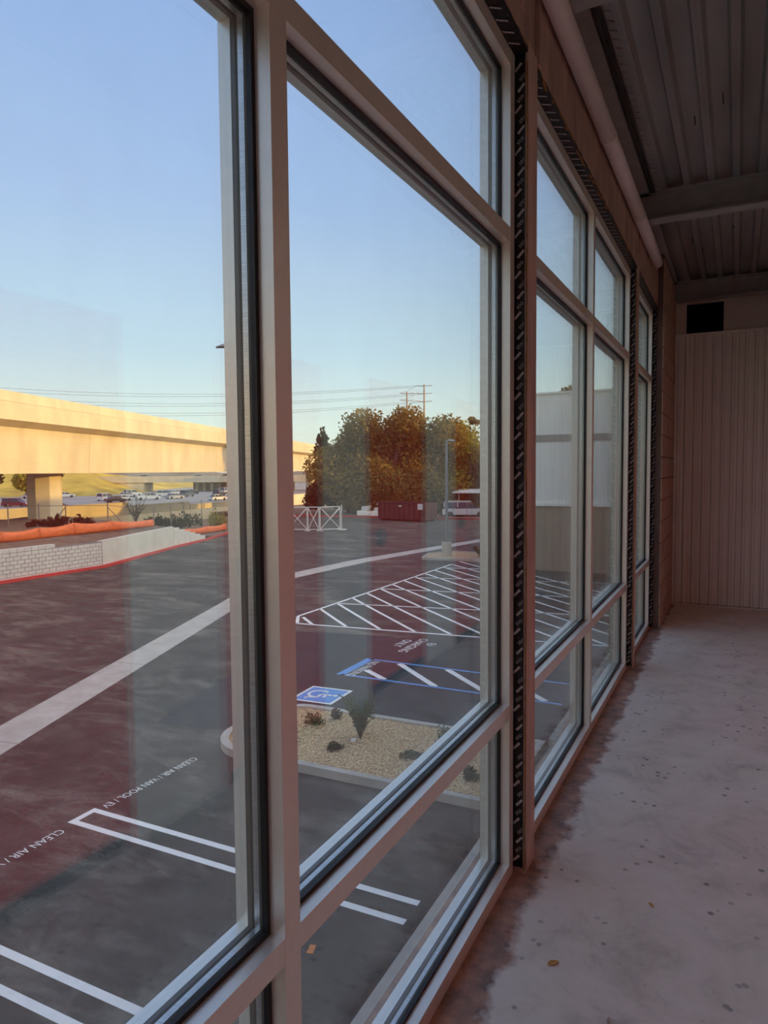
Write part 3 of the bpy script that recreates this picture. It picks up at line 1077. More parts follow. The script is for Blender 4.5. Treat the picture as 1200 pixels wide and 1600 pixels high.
# ------------------------------------------------------------------ lamp posts and their island
pi_out = [(-15.9, 38.1), (-12.0, 38.5), (-11.6, 41.5), (-15.4, 42.2), (-16.4, 40.2)]
pin = kerb_path(pi_out, 0.16)
isl2 = MB()
for i in range(5):
    j = (i + 1) % 5
    a, b, c, d = pi_out[i], pi_out[j], pin[j], pin[i]
    isl2.prism([(a[0], a[1], GZ), (b[0], b[1], GZ), (c[0], c[1], GZ), (d[0], d[1], GZ)], (0, 0, 0.15))
i2 = isl2.build('planted_island', 'concrete')
MB().prism([(p[0], p[1], GZ) for p in pin], (0, 0, 0.11)).build('planting_bed', 'soil', i2)
tag(i2, 'small kerbed island around the foot of the grey lamp post', 'island')
spray((-12.9, 39.9, GZ + 0.1), 22, 0.7, 0.5, 'leaf_dark', 0.12, 'dark shrub on the small lamp post island')


def lamp_post(x, y, h, aim, label, base=0.95):
    t = empty('lamp_post', (x, y, GZ))
    MB().tube([(0, 0, 0), (0, 0, base)], 0.30, 18).build('concrete_base', 'concrete', t)
    MB().tube([(0, 0, base), (0, 0, base + 0.03), (0, 0, h)], 0.095, 12, 0.075).build('pole', 'lamp', t)
    d = Vector(aim).normalized()
    n = Vector((-d.y, d.x, 0))
    MB().tube([(0, 0, h - 0.06), tuple(d * 0.35 + Vector((0, 0, h - 0.06)))], 0.03, 8).build('arm', 'lamp', t)
    hd = MB()
    prof = [(0.25, 0.10), (0.45, 0.16), (0.75, 0.15), (1.0, 0.03)]
    for (u, w) in prof:
        c = d * u + Vector((0, 0, h - 0.07))
        hd.v += [tuple(c + n * w), tuple(c + Vector((0, 0, 0.11 * w / 0.16))), tuple(c - n * w), tuple(c - Vector((0, 0, 0.05)))]
    for k in range(3):
        for q in range(4):
            hd.f.append((k * 4 + q, k * 4 + (q + 1) % 4, k * 4 + 4 + (q + 1) % 4, k * 4 + 4 + q))
    hd.f += [(0, 1, 2, 3), (12, 13, 14, 15)]
    hd.build('lamp_head', 'lamp', t)
    tag(t, label, 'lamp post')


lamp_post(-14.9, 39.6, 7.1, (0.2, 1, 0), 'grey lamp post on a round concrete base seen through the near window')
lamp_post(-15.02, 20.42, 9.80, (-0.93, -0.36, 0), 'lamp post mostly hidden behind the near mullion, only its head showing')

# ------------------------------------------------------------------ white wing building
wing = empty('wing_building', (-9.6, 36.5, GZ))
WZ = lambda z: z - GZ
def wpart(name, mat, x0, x1, y0, y1, z0, z1):
    return box_obj(name, mat, wing, x0 + 9.6, x1 + 9.6, y0 - 36.5, y1 - 36.5, z0 - GZ, z1 - GZ)
wpart('wall_core', 'stucco', -9.55, 34.0, 36.56, 94.9, GZ, 5.2)
x = -9.6
k = 0
while x < -0.3:
    wpart('upper_panel', 'wing_white', x + 0.004, x + 1.146, 36.50, 36.56, 3.28, 5.36)
    wpart('middle_panel', 'wing_white', x + 0.004, x + 1.146, 36.50, 36.56, -0.24, 2.93)
    x += 1.15
wpart('band', 'wing_band', -9.62, -0.2, 36.46, 36.56, 2.93, 3.28)
wpart('ledge', 'wing_white', -9.64, -0.2, 36.40, 36.56, -0.40, -0.24)
wpart('coping', 'wing_white', -9.66, 34.0, 36.42, 36.70, 5.36, 5.46)
for r in range(8):
    wpart('block_course', 'wing_tan', -9.58, -0.2, 36.505, 36.56, GZ + 0.42 * r + 0.008, GZ + 0.42 * r + 0.42 if r < 7 else -0.40)
wpart('downpipe', 'wing_white', -4.75, -4.66, 36.38, 36.46, GZ, -0.4)
tag(wing, 'white panelled building with tan block base beyond the hatched zone', 'building')

# ================================================================== RETAINING WALL, BERM, FENCES
ret = struct(MB().box(-31.25, -30.93, 8, 28.0, GZ, -2.33).build('wall_retaining', 'joint'))
blk = MB().box(0, 0.05, 0.013, 0.385, 0.012, 0.188).mesh('block'); blk.materials.append(M['block'])
for r in range(7):
    for c in range(22):
        y = 19.6 + c * 0.398 + (0.2 if r % 2 else 0)
        if y + 0.39 > 28.0:
            continue
        o = bpy.data.objects.new('block', blk); COL.objects.link(o); o.parent = ret
        o.location = (-30.95 + random.uniform(-0.006, 0.006), y, GZ + 0.02 + r * 0.2)
for c in range(14):
    y = 19.6 + c * 0.398
    if y > 24.6:
        break
    o = bpy.data.objects.new('block', blk); COL.objects.link(o); o.parent = ret
    o.location = (-30.95, y, GZ + 0.02 + 7 * 0.2)
hb_ = MB().box(0, 0.05, 0.013, 0.187, 0.012, 0.188).mesh('half_block'); hb_.materials.append(M['block'])
for r in range(7):
    for y in ((19.6,) if r % 2 else ()) + ((27.76,) if r % 2 else (27.96,)):
        o = bpy.data.objects.new('half_block', hb_); COL.objects.link(o); o.parent = ret
        o.location = (-30.95, y - (0.2 if y > 27.9 else 0), GZ + 0.02 + r * 0.2)
box_obj('wall_cap', 'block', ret, -31.25, -30.96, 8, 25.0, -2.34, -2.17)
box_obj('plain_face', 'block', ret, -30.95, -30.90, 8, 19.58, GZ, -2.2)


def wall_seg(a, b, z1, mat, th=0.3):
    a, b = Vector(a), Vector(b)
    n = (b - a).normalized()
    n = Vector((-n.y, n.x)) * th
    return MB().prism([(a.x, a.y, GZ), (b.x, b.y, GZ), (b.x + n.x, b.y + n.y, GZ), (a.x + n.x, a.y + n.y, GZ)], (0, 0, z1 - GZ)).build('wall_panel', mat, ret)


wall_seg((-30.93, 28.02), (-34.5, 37.4), -2.28, 'plaster')
pa, pb = Vector((-34.5, 37.42)), Vector((-36.0, 42.4))
for k in range(6):
    a = pa.lerp(pb, k / 6.0); b = pa.lerp(pb, (k + 0.98) / 6.0)
    wall_seg(a, b, -2.42 - 0.19 * k, 'block')

kerb_pts = [(-30.75, -10), (-30.75, 28.0), (-34.3, 37.4), (-36.0, 42.6), (-37.3, 46.0), (-41.5, 57), (-45.5, 69.6), (-24, 71.2), (-12, 71.5)]
rk = empty('red_kerb', (-34.3, 37.4, GZ))
for a, b in zip(kerb_pts[:-1], kerb_pts[1:]):
    a, b = Vector(a), Vector(b)
    n = (b - a).normalized(); n = Vector((-n.y, n.x)) * 0.15
    MB().prism([(a.x + 34.3, a.y - 37.4, 0.001), (b.x + 34.3, b.y - 37.4, 0.001), (b.x + n.x + 34.3, b.y + n.y - 37.4, 0.001), (a.x + n.x + 34.3, a.y + n.y - 37.4, 0.001)], (0, 0, 0.15)).build('kerb_run', 'paint_red', rk)
tag(rk, 'red painted kerb edging the far sides of the car park', 'kerb')

# berm of dirt behind the wall
bm_ = MB()
rows = [[(-31.2, -10, -2.38), (-31.2, 28, -2.38), (-34.8, 37.5, -2.42), (-36.3, 42.4, -3.5), (-37.5, 46.2, -3.75), (-47.2, 72, -3.8)],
        [(-33.2, -10, -2.15), (-33.2, 28, -2.12), (-34.6 - 0.9, 36.2, -2.1), (-38.6, 42.6, -3.4), (-40, 47, -3.7), (-49, 74, -3.8)],
        [(-38, -10, -2.0), (-38, 28, -2.0), (-39, 36.5, -2.0), (-41.5, 43, -2.9), (-43, 48, -3.3), (-51, 75, -3.6)],
        [(-48, -10, -2.0), (-49, 28, -1.95), (-50, 40, -2.0), (-49, 47, -3.2), (-50, 52, -3.6), (-56, 77, -3.8)],
        [(-53, -10, -5.3), (-54, 29, -5.3), (-56, 42, -5.3), (-55, 49, -5.3), (-56, 54, -5.3), (-60, 79, -5.3)]]
nr, ncol = len(rows), 6
fine = []
for r in range(nr - 1):
    for sub in range(4):
        a = []
        for c in range(ncol - 1):
            for s2 in range(8):
                u, v = s2 / 8.0, sub / 4.0
                p = Vector(rows[r][c]).lerp(Vector(rows[r][c + 1]), u).lerp(Vector(rows[r + 1][c]).lerp(Vector(rows[r + 1][c + 1]), u), v)
                p.z += random.uniform(-0.06, 0.06) if not (r == 0 and sub == 0) else 0
                a.append(tuple(p))
        fine.append(a)
W_ = len(fine[0])
for a in fine:
    bm_.v += a
for r in range(len(fine) - 1):
    for c in range(W_ - 1):
        i = r * W_ + c
        bm_.f.append((i, i + 1, i + 1 + W_, i + W_))
berm = struct(bm_.build('berm', 'dirt', None, True))

# orange safety fence, hung between stakes
def net_fence(pts, label):
    t = empty('safety_fence', pts[0][0:2] + (pts[0][2],))
    o0 = Vector(t.location)
    for (a, b) in zip(pts[:-1], pts[1:]):
        mb = MB()
        n = 10
        A, B = Vector(a[:3]) - o0, Vector(b[:3]) - o0
        d = (B - A); nrm = Vector((d.y, -d.x, 0)).normalized()
        for k in range(n + 1):
            u = k / n
            p = A.lerp(B, u)
            h = a[3] + (b[3] - a[3]) * u - 0.10 * math.sin(math.pi * u)
            for q in range(5):
                v = q / 4.0
                off = 0.10 * math.sin(math.pi * v) * (0.4 + random.random() * 0.8)
                mb.v.append(tuple(p + nrm * off + Vector((0, 0, h * v))))
        for k in range(n):
            for q in range(4):
                i = k * 5 + q
                mb.f.append((i, i + 5, i + 6, i + 1))
        o = mb.build('net_panel', 'netting', t, True)
        md = o.modifiers.new('thickness', 'SOLIDIFY'); md.thickness = 0.012
    for p in pts:
        P = Vector(p[:3]) - o0
        MB().tube([tuple(P + Vector((-0.04, 0, -0.3))), tuple(P + Vector((-0.04, 0, p[3] + 0.18)))], 0.022, 6).build('stake', 'galv', t)
    tag(t, label, 'fence')


net_fence([(-33.9, 17.0, -2.15, 0.62), (-33.8, 20.6, -2.12, 0.56), (-33.79, 23.92, -2.12, 0.60), (-33.77, 26.17, -2.14, 0.66), (-33.71, 28.44, -2.10, 0.74), (-33.75, 31.25, -2.08, 0.62), (-34.3, 35.3, -2.10, 0.48)],
          'orange safety netting along the top of the dirt bank')
net_fence([(-36.9, 39.0, -3.0, 0.5), (-38.2, 42.8, -3.42, 0.45), (-39.0, 46.0, -3.62, 0.6), (-40.2, 50.0, -3.7, 0.6)],
          'lower orange safety netting beyond the stepped end of the block wall')

# wire fence posts with a top rail
cf = empty('wire_fence', (-41.77, 32.35, -2.0))
fp = [(-47.5, 29.6), (-43.64, 31.4), (-41.77, 32.35), (-40.14, 33.17), (-37.56, 34.44), (-36.9, 38.0), (-38.6, 41.5), (-40.5, 45.0), (-42.5, 49.5)]
o0 = Vector((-41.77, 32.35))
for k, (x, y) in enumerate(fp):
    zt = 1.45 if k < 5 else 1.0
    zb = 0 if k < 6 else -0.9
    MB().tube([(x - o0.x, y - o0.y, zb - 0.3), (x - o0.x, y - o0.y, zt)], 0.045, 6).build('fence_post', 'galv', cf)
for k in range(len(fp) - 1):
    a, b = fp[k], fp[k + 1]
    za, zb = (1.30 if k < 5 else 0.85), (1.30 if k + 1 < 5 else 0.85)
    MB().tube([(a[0] - o0.x, a[1] - o0.y, za), (b[0] - o0.x, b[1] - o0.y, zb)], 0.022, 5).build('top_rail', 'galv', cf)
MB().tube([(-40.14 - o0.x, 33.17 - o0.y, 1.2), (-41.0 - o0.x, 32.75 - o0.y, 0.1)], 0.03, 5).build('brace', 'galv', cf)
MB().tube([(-37.56 - o0.x, 34.44 - o0.y, 1.2), (-36.7 - o0.x, 34.9 - o0.y, 0.1)], 0.03, 5).build('brace', 'galv', cf)
tag(cf, 'thin metal post and rail fence behind the orange netting', 'fence')

for (x, y, z, h, sp, mt, lab) in ((-39.6, 32.0, -2.05, 0.95, 0.55, 'leaf_brown', 'brown weed clump at the left foot of the overpass pier'),
                                  (-38.3, 32.8, -2.05, 1.0, 0.60, 'leaf_brown', 'brown weed clump in front of the overpass pier'),
                                  (-40.6, 31.2, -2.05, 0.75, 0.5, 'leaf_brown', 'small brown weed clump by the wire fence left of the pier'),
                                  (-33.2, 22.6, -2.15, 0.45, 0.35, 'leaf_brown', 'dry weed in front of the orange netting at the left edge'),
                                  (-40.2, 43.0, -3.0, 1.35, 0.9, 'leaf_dark', 'dark round bush behind the stepped end of the block wall'),
                                  (-41.0, 45.6, -3.2, 1.5, 1.0, 'leaf_dark', 'taller dark bush right of the stepped wall'),
                                  (-39.3, 40.4, -2.6, 1.1, 0.6, 'leaf_dark', 'narrow dark bush behind the orange netting end'),
                                  (-41.3, 50.0, -3.5, 1.9, 0.8, 'leaf_yellow', 'yellow sunlit bush near the window frame beyond the block wall')):
    t = empty('shrub', (x, y, z))
    lv = MB()
    for q in range(9):
        a = q * 2.4
        rr = sp * random.uniform(0.2, 1.15)
        hh = h * random.uniform(0.25, 0.62)
        leaves(lv, (math.cos(a) * rr, math.sin(a) * rr, hh * 0.8), (sp * 0.5, sp * 0.5, hh * 0.75), 70, 0.13, 0.0, 0.6)
    raw_build(lv, 'leaves', mt, t)
    stm = MB()
    for q in range(7):
        a = q * 0.9
        stm.tube([(0, 0, -0.05), (math.cos(a) * sp * 0.7, math.sin(a) * sp * 0.7, h * 0.75)], 0.012, 4, 0.006)
    stm.build('stems', 'bark', t)
    tag(t, lab, 'shrub')
spray((-37.4, 36.75, -2.05), 26, 2.0, 1.0, 'leaf_dark', 0.14, 'thin leggy shrub with sparse leaves between pier and block wall', leaf_n=9, rad=0.016)

# ================================================================== OVERPASS
OD = Vector((-0.352, 0.936, 0)).normalized()      # direction of the overpass
ON = Vector((OD.y, -OD.x, 0))                      # towards the car park
OB = Vector((-40.4, 28.8, 0))
ov = empty('overpass', (OB.x, OB.y, -5.3))


def sweep(name, prof, s0, s1, mat='ov_conc'):
    """profile points (offset towards us, z) swept along the overpass"""
    pts = [OD * s0 + ON * u + Vector((0, 0, z + 5.3)) for u, z in prof]
    return MB().prism([tuple(p) for p in pts], OD * (s1 - s0)).build(name, mat, ov)


SEG = [(-70, -40), (-40, -12), (-12, 11.9), (11.93, 40), (40.03, 75), (75.03, 120), (120.03, 190)]
for a, b in SEG:
    sweep('girder', [(-0.75, 1.50), (-0.62, 4.55), (-12, 4.55), (-11.8, 1.50)], a, b)
    sweep('deck_edge', [(0.28, 4.92), (0.28, 6.06), (-12.6, 6.06), (-12.6, 4.92), (-11.5, 4.56), (-0.63, 4.56)], a, b)
    sweep('parapet', [(0.22, 6.085), (0.16, 6.74), (-0.14, 6.74), (-0.2, 6.085)], a, b)
    sweep('far_parapet', [(-12.2, 6.08), (-12.2, 6.74), (-12.5, 6.74), (-12.5, 6.08)], a, b)
for s in (-28, 10.05, 62.0, 110.0):
    c = OD * s - ON * 3.4
    oct_ = []
    for k in range(8):
        t = math.radians(22.5 + 45 * k)
        oct_.append((math.cos(t) * 1.28, math.sin(t) * 1.28))
    MB().prism([(c.x + u, c.y + v, -0.5) for u, v in oct_], (0, 0, 7.3)).build('pier', 'ov_conc', ov)
    cap = []
    for k in range(8):
        t = math.radians(22.5 + 45 * k)
        cap.append((math.cos(t) * 1.34, math.sin(t) * 1.34))
tag(ov, 'long sunlit concrete freeway overpass with its piers', 'overpass')

# ================================================================== FREEWAY, HILL, FAR THINGS
struct(MB().prism([(-900, -300, -5.35), (300, -300, -5.35), (300, 1200, -5.35), (-900, 1200, -5.35)], (0, 0, -0.5)).build('ground_far', 'far_ground'))
rg = MB()
for k in range(41):
    a = math.radians(-100 + 110 * k / 40.0)
    r = 520
    hgt = 5.5 + 2.5 * math.sin(k * 1.3) + 1.5 * math.sin(k * 3.1)
    for (rr, z) in ((r, -5.4), (r + 40, hgt - 4.5), (r + 160, hgt - 3.0), (r + 200, -5.4)):
        rg.v.append((math.sin(a) * rr, math.cos(a) * rr, z))
for k in range(40):
    for q in range(3):
        i = k * 4 + q
        rg.f.append((i, i + 1, i + 5, i + 4))
struct(rg.build('distant_ridge', 'far_ground', None, True))
fwy = struct(MB().prism([(-62, 20, -5.3), (-78, 100, -5.3), (-95, 330, -5.3), (-250, 330, -5.3), (-190, 150, -5.3), (-178, 60, -5.3), (-150, 20, -5.3)][::-1], (0, 0, 0.1)).build('freeway', 'road'))
for k in range(5):
    x = -112 - 13 * k
    for q in range(9):
        s = q * 18
        MB().box(x - 0.12 - s * 0.30, x + 0.12 - s * 0.30, 62 + s, 70 + s, -5.2, -5.188).build('lane_mark', 'paint', fwy)
fb = struct(MB().prism([(-68.85, 40.5, -5.3), (-68.85, 66, -5.3), (-69.25, 66, -5.3), (-69.25, 40.5, -5.3)], (0, 0, 3.05)).build('freeway_barrier', 'ov_conc'))
for (a, b, h) in (((-68.9, 66.2), (-69.6, 78), 2.6), ((-69.6, 78.2), (-70.3, 92), 2.2), ((-70.3, 92.2), (-72, 112), 2.6)):
    a, b = Vector(a), Vector(b)
    MB().prism([(a.x, a.y, -5.3), (b.x, b.y, -5.3), (b.x - 0.4, b.y, -5.3), (a.x - 0.4, a.y, -5.3)], (0, 0, h)).build('barrier_segment', 'ov_conc', fb)
lw = struct(MB().prism([(-58, 44, -5.3), (-60.5, 78, -5.3), (-60.9, 78, -5.3), (-58.4, 44, -5.3)], (0, 0, 2.15)).build('channel_wall', 'ov_conc'))

# grassy embankment
hl = MB()
front = [(-260, 40), (-215, 95), (-187, 131), (-166, 146), (-178, 178), (-200, 206), (-214, 240), (-225, 300)]
N = 6
for i, (x, y) in enumerate(front):
    back = Vector((-0.86, 0.50))
    for k in range(N):
        u = k / (N - 1)
        zt = 2.2 if i < 4 else [0.5, -0.6, -1.6, -2.0][i - 4]
        hl.v.append((x + back.x * 34 * u + random.uniform(-1, 1), y + back.y * 34 * u, -5.3 + (zt + 5.3) * u))
for i in range(len(front) - 1):
    for k in range(N - 1):
        a = i * N + k
        hl.f.append((a, a + 1, a + N + 1, a + N))
struct(hl.build('embankment', 'hill', None, True))

# the far bridge on the embankment
fbr = empty('far_bridge', (-165, 186, -5.2))
A, B = Vector((-206, 163.5)), Vector((-120, 208))
d = (B - A).normalized(); nr_ = Vector((d.y, -d.x))
def fpart(name, s0, s1, w0, w1, z0, z1, mat='ov_conc'):
    p = [A + d * s0 + nr_ * w0, A + d * s1 + nr_ * w0, A + d * s1 + nr_ * w1, A + d * s0 + nr_ * w1]
    return MB().prism([(q.x + 165, q.y - 186, z0 + 5.2) for q in p], (0, 0, z1 - z0)).build(name, mat, fbr)
fpart('deck', 0, 100, -12, 0, -1.95, -0.85)
fpart('parapet', 0, 100, -0.4, 0.05, -0.84, 0.15)
fpart('far_parapet', 0, 100, -12, -11.6, -0.84, 0.1)
fpart('abutment', -2, 30, -11, -0.5, -5.2, -1.96)
for k in range(7):
    fpart('column', 46 + k * 2.6, 46.9 + k * 2.6, -7.5, -6.6, -5.2, -1.96)
fpart('back_wall', 44, 80, -12, -11.5, -5.2, -2.2)
tag(fbr, 'distant concrete bridge crossing the freeway under the overpass', 'bridge')


# ------------------------------------------------------------------ cars
def car(px, py, pz, head, col, kind, label, group='cars on the freeway', tail=False):
    t = empty({'van': 'minivan', 'suv': 'suv', 'sedan': 'sedan', 'pickup': 'pickup_truck'}[kind], (px, py, pz), head)
    mt = pbr('car_paint_' + kind, col, 0.25, 0.0, 0.02)
    L, W, H = {'van': (5.0, 1.95, 1.75), 'suv': (4.8, 1.95, 1.80), 'sedan': (4.7, 1.82, 1.42), 'pickup': (5.6, 2.0, 1.85)}[kind]
    hood = {'van': 0.98, 'suv': 1.08, 'sedan': 0.92, 'pickup': 1.10}[kind]
    x0, x1 = -L / 2, L / 2
    w = W / 2
    body = [(x0, 0.30), (x0 - 0.03, 0.75), (x0 + 0.05, hood - 0.02), (x1 - 1.15, hood), (x1 - 0.10, hood - 0.16), (x1, 0.62), (x1 - 0.02, 0.30)]
    bd = MB().prism([(x, -w, z) for x, z in body], (0, W, 0)).build('body', mt, t)
    if kind == 'pickup':
        cab = [(-0.55, hood), (-0.42, H), (0.95, H), (1.62, hood)]
    elif kind == 'sedan':
        cab = [(x0 + 0.55, hood), (x0 + 1.25, H), (x1 - 2.0, H), (x1 - 1.15, hood)]
    else:
        cab = [(x0 + 0.08, hood), (x0 + 0.30, H), (x1 - 1.95, H), (x1 - 1.05, hood)]
    iw = w - 0.10
    tw = w - 0.25
    mb = MB()
    mb.v = [(cab[0][0], -iw, hood), (cab[3][0], -iw, hood), (cab[2][0], -tw, H), (cab[1][0], -tw, H),
            (cab[0][0], iw, hood), (cab[3][0], iw, hood), (cab[2][0], tw, H), (cab[1][0], tw, H)]
    mb.f = [(0, 1, 2, 3), (4, 7, 6, 5), (0, 4, 5, 1), (3, 2, 6, 7), (0, 3, 7, 4), (1, 5, 6, 2)]
    cg = mb.build('cabin_glass', 'car_glass', t)
    MB().box(cab[1][0] - 0.04, cab[2][0] + 0.06, -tw - 0.02, tw + 0.02, H - 0.05, H + 0.03).build('roof', mt, cg)
    for y in (-tw - 0.07, tw + 0.07):
        for x in ((cab[0][0] + cab[1][0]) / 2, (cab[1][0] + cab[2][0]) / 2):
            MB().box(x - 0.06, x + 0.06, y - 0.05, y + 0.05, hood, H).build('pillar', mt, cg)
    for x in (x0 + 0.85, x1 - 0.88):
        for y in (-w + 0.10, w - 0.10):
            MB().tube([(x, y - 0.12, 0.33), (x, y + 0.12, 0.33)], 0.33, 14).build('wheel', 'tyre', t)
    for y in (-w + 0.22, w - 0.22):
        MB().box(x0 - 0.05, x0 + 0.02, y - 0.16, y + 0.16, 0.72, 0.92).build('tail_lamp', 'tail', bd)
        MB().box(x1 - 0.09, x1 + 0.01, y - 0.18, y + 0.18, 0.60, 0.76).build('headlamp', 'paint', bd)
    tag(t, label, 'car', group)


WH, SI, BK, RD, GY = (0.68, 0.68, 0.66), (0.42, 0.44, 0.46), (0.03, 0.03, 0.035), (0.17, 0.015, 0.02), (0.16, 0.17, 0.18)
FZ = -5.2
B0 = 0.25
car(-129.1, 93.7, FZ, B0 + 0.2, RD, 'van', 'dark red minivan at the far left of the freeway')
car(-135.3, 105.9, FZ, B0 + 0.45, BK, 'suv', 'black suv right of the dark red minivan')
car(-167.5, 126.1, FZ, B0 + 0.2, SI, 'sedan', 'silver sedan behind the red minivan and the black suv')
car(-109.9, 88.1, FZ, 1.75, RD, 'sedan', 'red sedan seen from behind, left of the overpass pier')
car(-166.0, 135.5, FZ, 1.0, WH, 'sedan', 'white sedan half hidden behind the left side of the pier')
car(-135.3, 122.0, FZ, 1.7, WH, 'suv', 'white suv just right of the overpass pier')
car(-124.8, 115.3, FZ, 1.2, BK, 'sedan', 'black sedan right of the overpass pier beside the white suv')
car(-129.6, 121.5, FZ, 1.3, WH, 'sedan', 'white sedan just right of the black sedan')
car(-147.5, 140.2, FZ, 1.3, SI, 'sedan', 'pale silver sedan in the second row behind the black sedan')
car(-154.0, 148.3, FZ, 1.3, WH, 'suv', 'white suv at the back of the group right of the pier')
car(-128.2, 128.5, FZ, 1.0, WH, 'pickup', 'white pickup truck in the middle of the freeway traffic')
car(-126.0, 135.2, FZ, 1.4, SI, 'sedan', 'silver sedan right beside the white pickup truck')
car(-140.2, 146.7, FZ, 0.9, WH, 'suv', 'white suv between the pickup and the dark cars')
car(-149.1, 160.0, FZ, 1.3, WH, 'sedan', 'white sedan left of the two dark cars on the freeway')
car(-146.0, 164.0, FZ, 1.8, BK, 'sedan', 'small dark sedan further back of the two dark cars')
car(-133.8, 148.3, FZ, 1.8, GY, 'suv', 'dark grey suv nearer of the two dark cars on the freeway')
car(-128.0, 154.6, FZ, 1.9, BK, 'suv', 'black suv close to the window mullion on the freeway')
car(-140.6, 173.4, FZ, 1.6, WH, 'suv', 'white suv rightmost on the freeway against the mullion')
car(-108.3, 130.3, FZ, 1.5, WH, 'sedan', 'white sedan nearest the barrier at the right of the freeway')
bh = math.atan2(d.y, d.x)
UG = 'cars on the far bridge'
for s, c, k, lab in ((30, GY, 'sedan', 'grey car leftmost on the distant bridge'), (48.5, SI, 'sedan', 'silver car alone mid way on the distant bridge'),
                     (58, BK, 'sedan', 'dark car on the distant bridge near the mullion'), (63, WH, 'sedan', 'white car rightmost on the distant bridge')):
    p = A + d * s - nr_ * 3
    car(p.x, p.y, -0.85, bh, c, k, lab, UG)

# trees on the embankment
tree((-171.5, 127.5, -4.0), [(0, 0, 3.6, 3.4, 3.4, 3.0), (3.2, 1.5, 3.0, 2.6, 2.6, 2.4)], 2.2, 0.25, 'leaf_yellow', 1500, 0.55, 'yellow-green sunlit bushy tree on the embankment left of the pier', 'embankment trees')
tree((-180.5, 123.0, -4.0), [(0, 0, 4.6, 4.4, 3.4, 3.2), (-6, -3, 4.5, 4.0, 3, 3)], 3.0, 0.25, 'leaf_dark', 1500, 0.55, 'dark tree at the far left of the embankment', 'embankment trees')
tree((-176.5, 140.0, -2.5), [(0, 0, 4.6, 3.6, 3.0, 2.6)], 3.0, 0.25, 'leaf_dark', 900, 0.5, 'dark round tree behind the overpass pier', 'embankment trees')

# ------------------------------------------------------------------ trees beyond the car park
TG = 'tall trees beyond the car park'
bed = struct(box_obj('planting_strip', 'dirt', None, -60, -10, 71.6, 120, GZ - 1.2, GZ + 0.08))
def blobby(n, rx, ry, z0, z1, br):
    r = []
    for k in range(n):
        u = (k + 0.5) / n
        a = k * 2.4
        z = z0 + (z1 - z0) * ((k * 0.618) % 1.0)
        taper = 1.0 - 0.35 * max(0, (z - z0) / (z1 - z0) - 0.35)
        q = random.uniform(0.45, 1.0)
        s = br * random.uniform(0.75, 1.25)
        r.append((math.cos(a) * rx * q * taper, math.sin(a) * ry * q * taper, z, s * 1.15, s * 1.15, s))
    return r


tree((-42.2, 76.0, GZ), blobby(54, 3.7, 3.0, 1.4, 11.0, 2.0), 6.0, 0.35, 'leaf_olive', 15000, 0.26, 'broad tree at the left of the tall row beyond the car park', TG, shell=0.0)
tree((-37.2, 77.5, GZ), blobby(60, 3.9, 3.0, 1.4, 11.4, 2.1), 6.0, 0.4, 'leaf_olive', 16000, 0.26, 'tallest tree in the middle of the row above the maroon container', TG, shell=0.0)
tree((-32.4, 79.5, GZ), blobby(46, 3.2, 2.6, 1.4, 10.2, 1.95), 5.5, 0.3, 'leaf_olive', 11000, 0.26, 'tree right of the tallest one, behind the lamp post', TG, shell=0.0)
tree((-39.6, 84.0, GZ), blobby(40, 4.2, 2.0, 1.6, 10.6, 2.1), 6.0, 0.35, 'leaf_yellow', 11000, 0.28, 'yellower tree standing behind the gap between the broad and the tallest tree', TG, shell=0.0)
tree((-34.0, 86.0, GZ), blobby(40, 4.4, 2.0, 1.6, 10.2, 2.1), 6.0, 0.35, 'leaf_yellow', 11000, 0.28, 'yellower tree standing behind the gap right of the tallest tree', TG, shell=0.0)
tree((-28.9, 82.0, GZ), blobby(24, 1.9, 2.2, 1.3, 8.0, 1.5), 4.5, 0.28, 'leaf_yellow', 7000, 0.26, 'golden lower tree at the right end of the tall row', TG, shell=0.0)
tree((-25.6, 82.5, GZ), blobby(24, 2.2, 2.2, 1.3, 6.8, 1.5), 4.5, 0.28, 'leaf_dark', 7000, 0.26, 'dark tree half hidden by the near window jamb', TG, shell=0.0)
tree((-28.2, 81.0, GZ), [(0.3, 0, 11.2, 0.55, 0.5, 0.45), (0.9, 0, 10.9, 0.4, 0.4, 0.35)], 10.6, 0.06, 'leaf_olive', 160, 0.25, 'thin treetop sprig against the sky beside the window jamb', TG, limbs=False)
tree((-45.3, 74.2, GZ), [(0, 0, 2.6, 1.7, 1.6, 1.5), (0.9, 0, 3.8, 1.4, 1.3, 1.2), (-0.8, 0, 1.6, 1.5, 1.4, 1.1), (1.9, 0.3, 1.9, 1.4, 1.3, 1.3), (1.6, 0.5, 5.6, 1.1, 1.1, 0.9)], 2.0, 0.2, 'leaf_dark', 3200, 0.26, 'low dark leafy tree beside the near mullion, under the overpass line')
tree((-52.0, 86.0, GZ), [(0, 0, 9.8, 0.9, 0.9, 0.9), (0, 0, 8.4, 1.3, 1.2, 1.1), (0, 0, 10.9, 0.45, 0.45, 0.8)], 8.0, 0.15, 'leaf_dark', 700, 0.3, 'small dark conifer top above the overpass beside the mullion', limbs=False)
tree((-22.5, 101.0, GZ), blobby(26, 4.6, 3.0, 8.0, 15.8, 1.8), 8.0, 0.4, 'leaf_olive', 5000, 0.38, 'treetop showing above the roof of the white panelled building', shell=0.2)

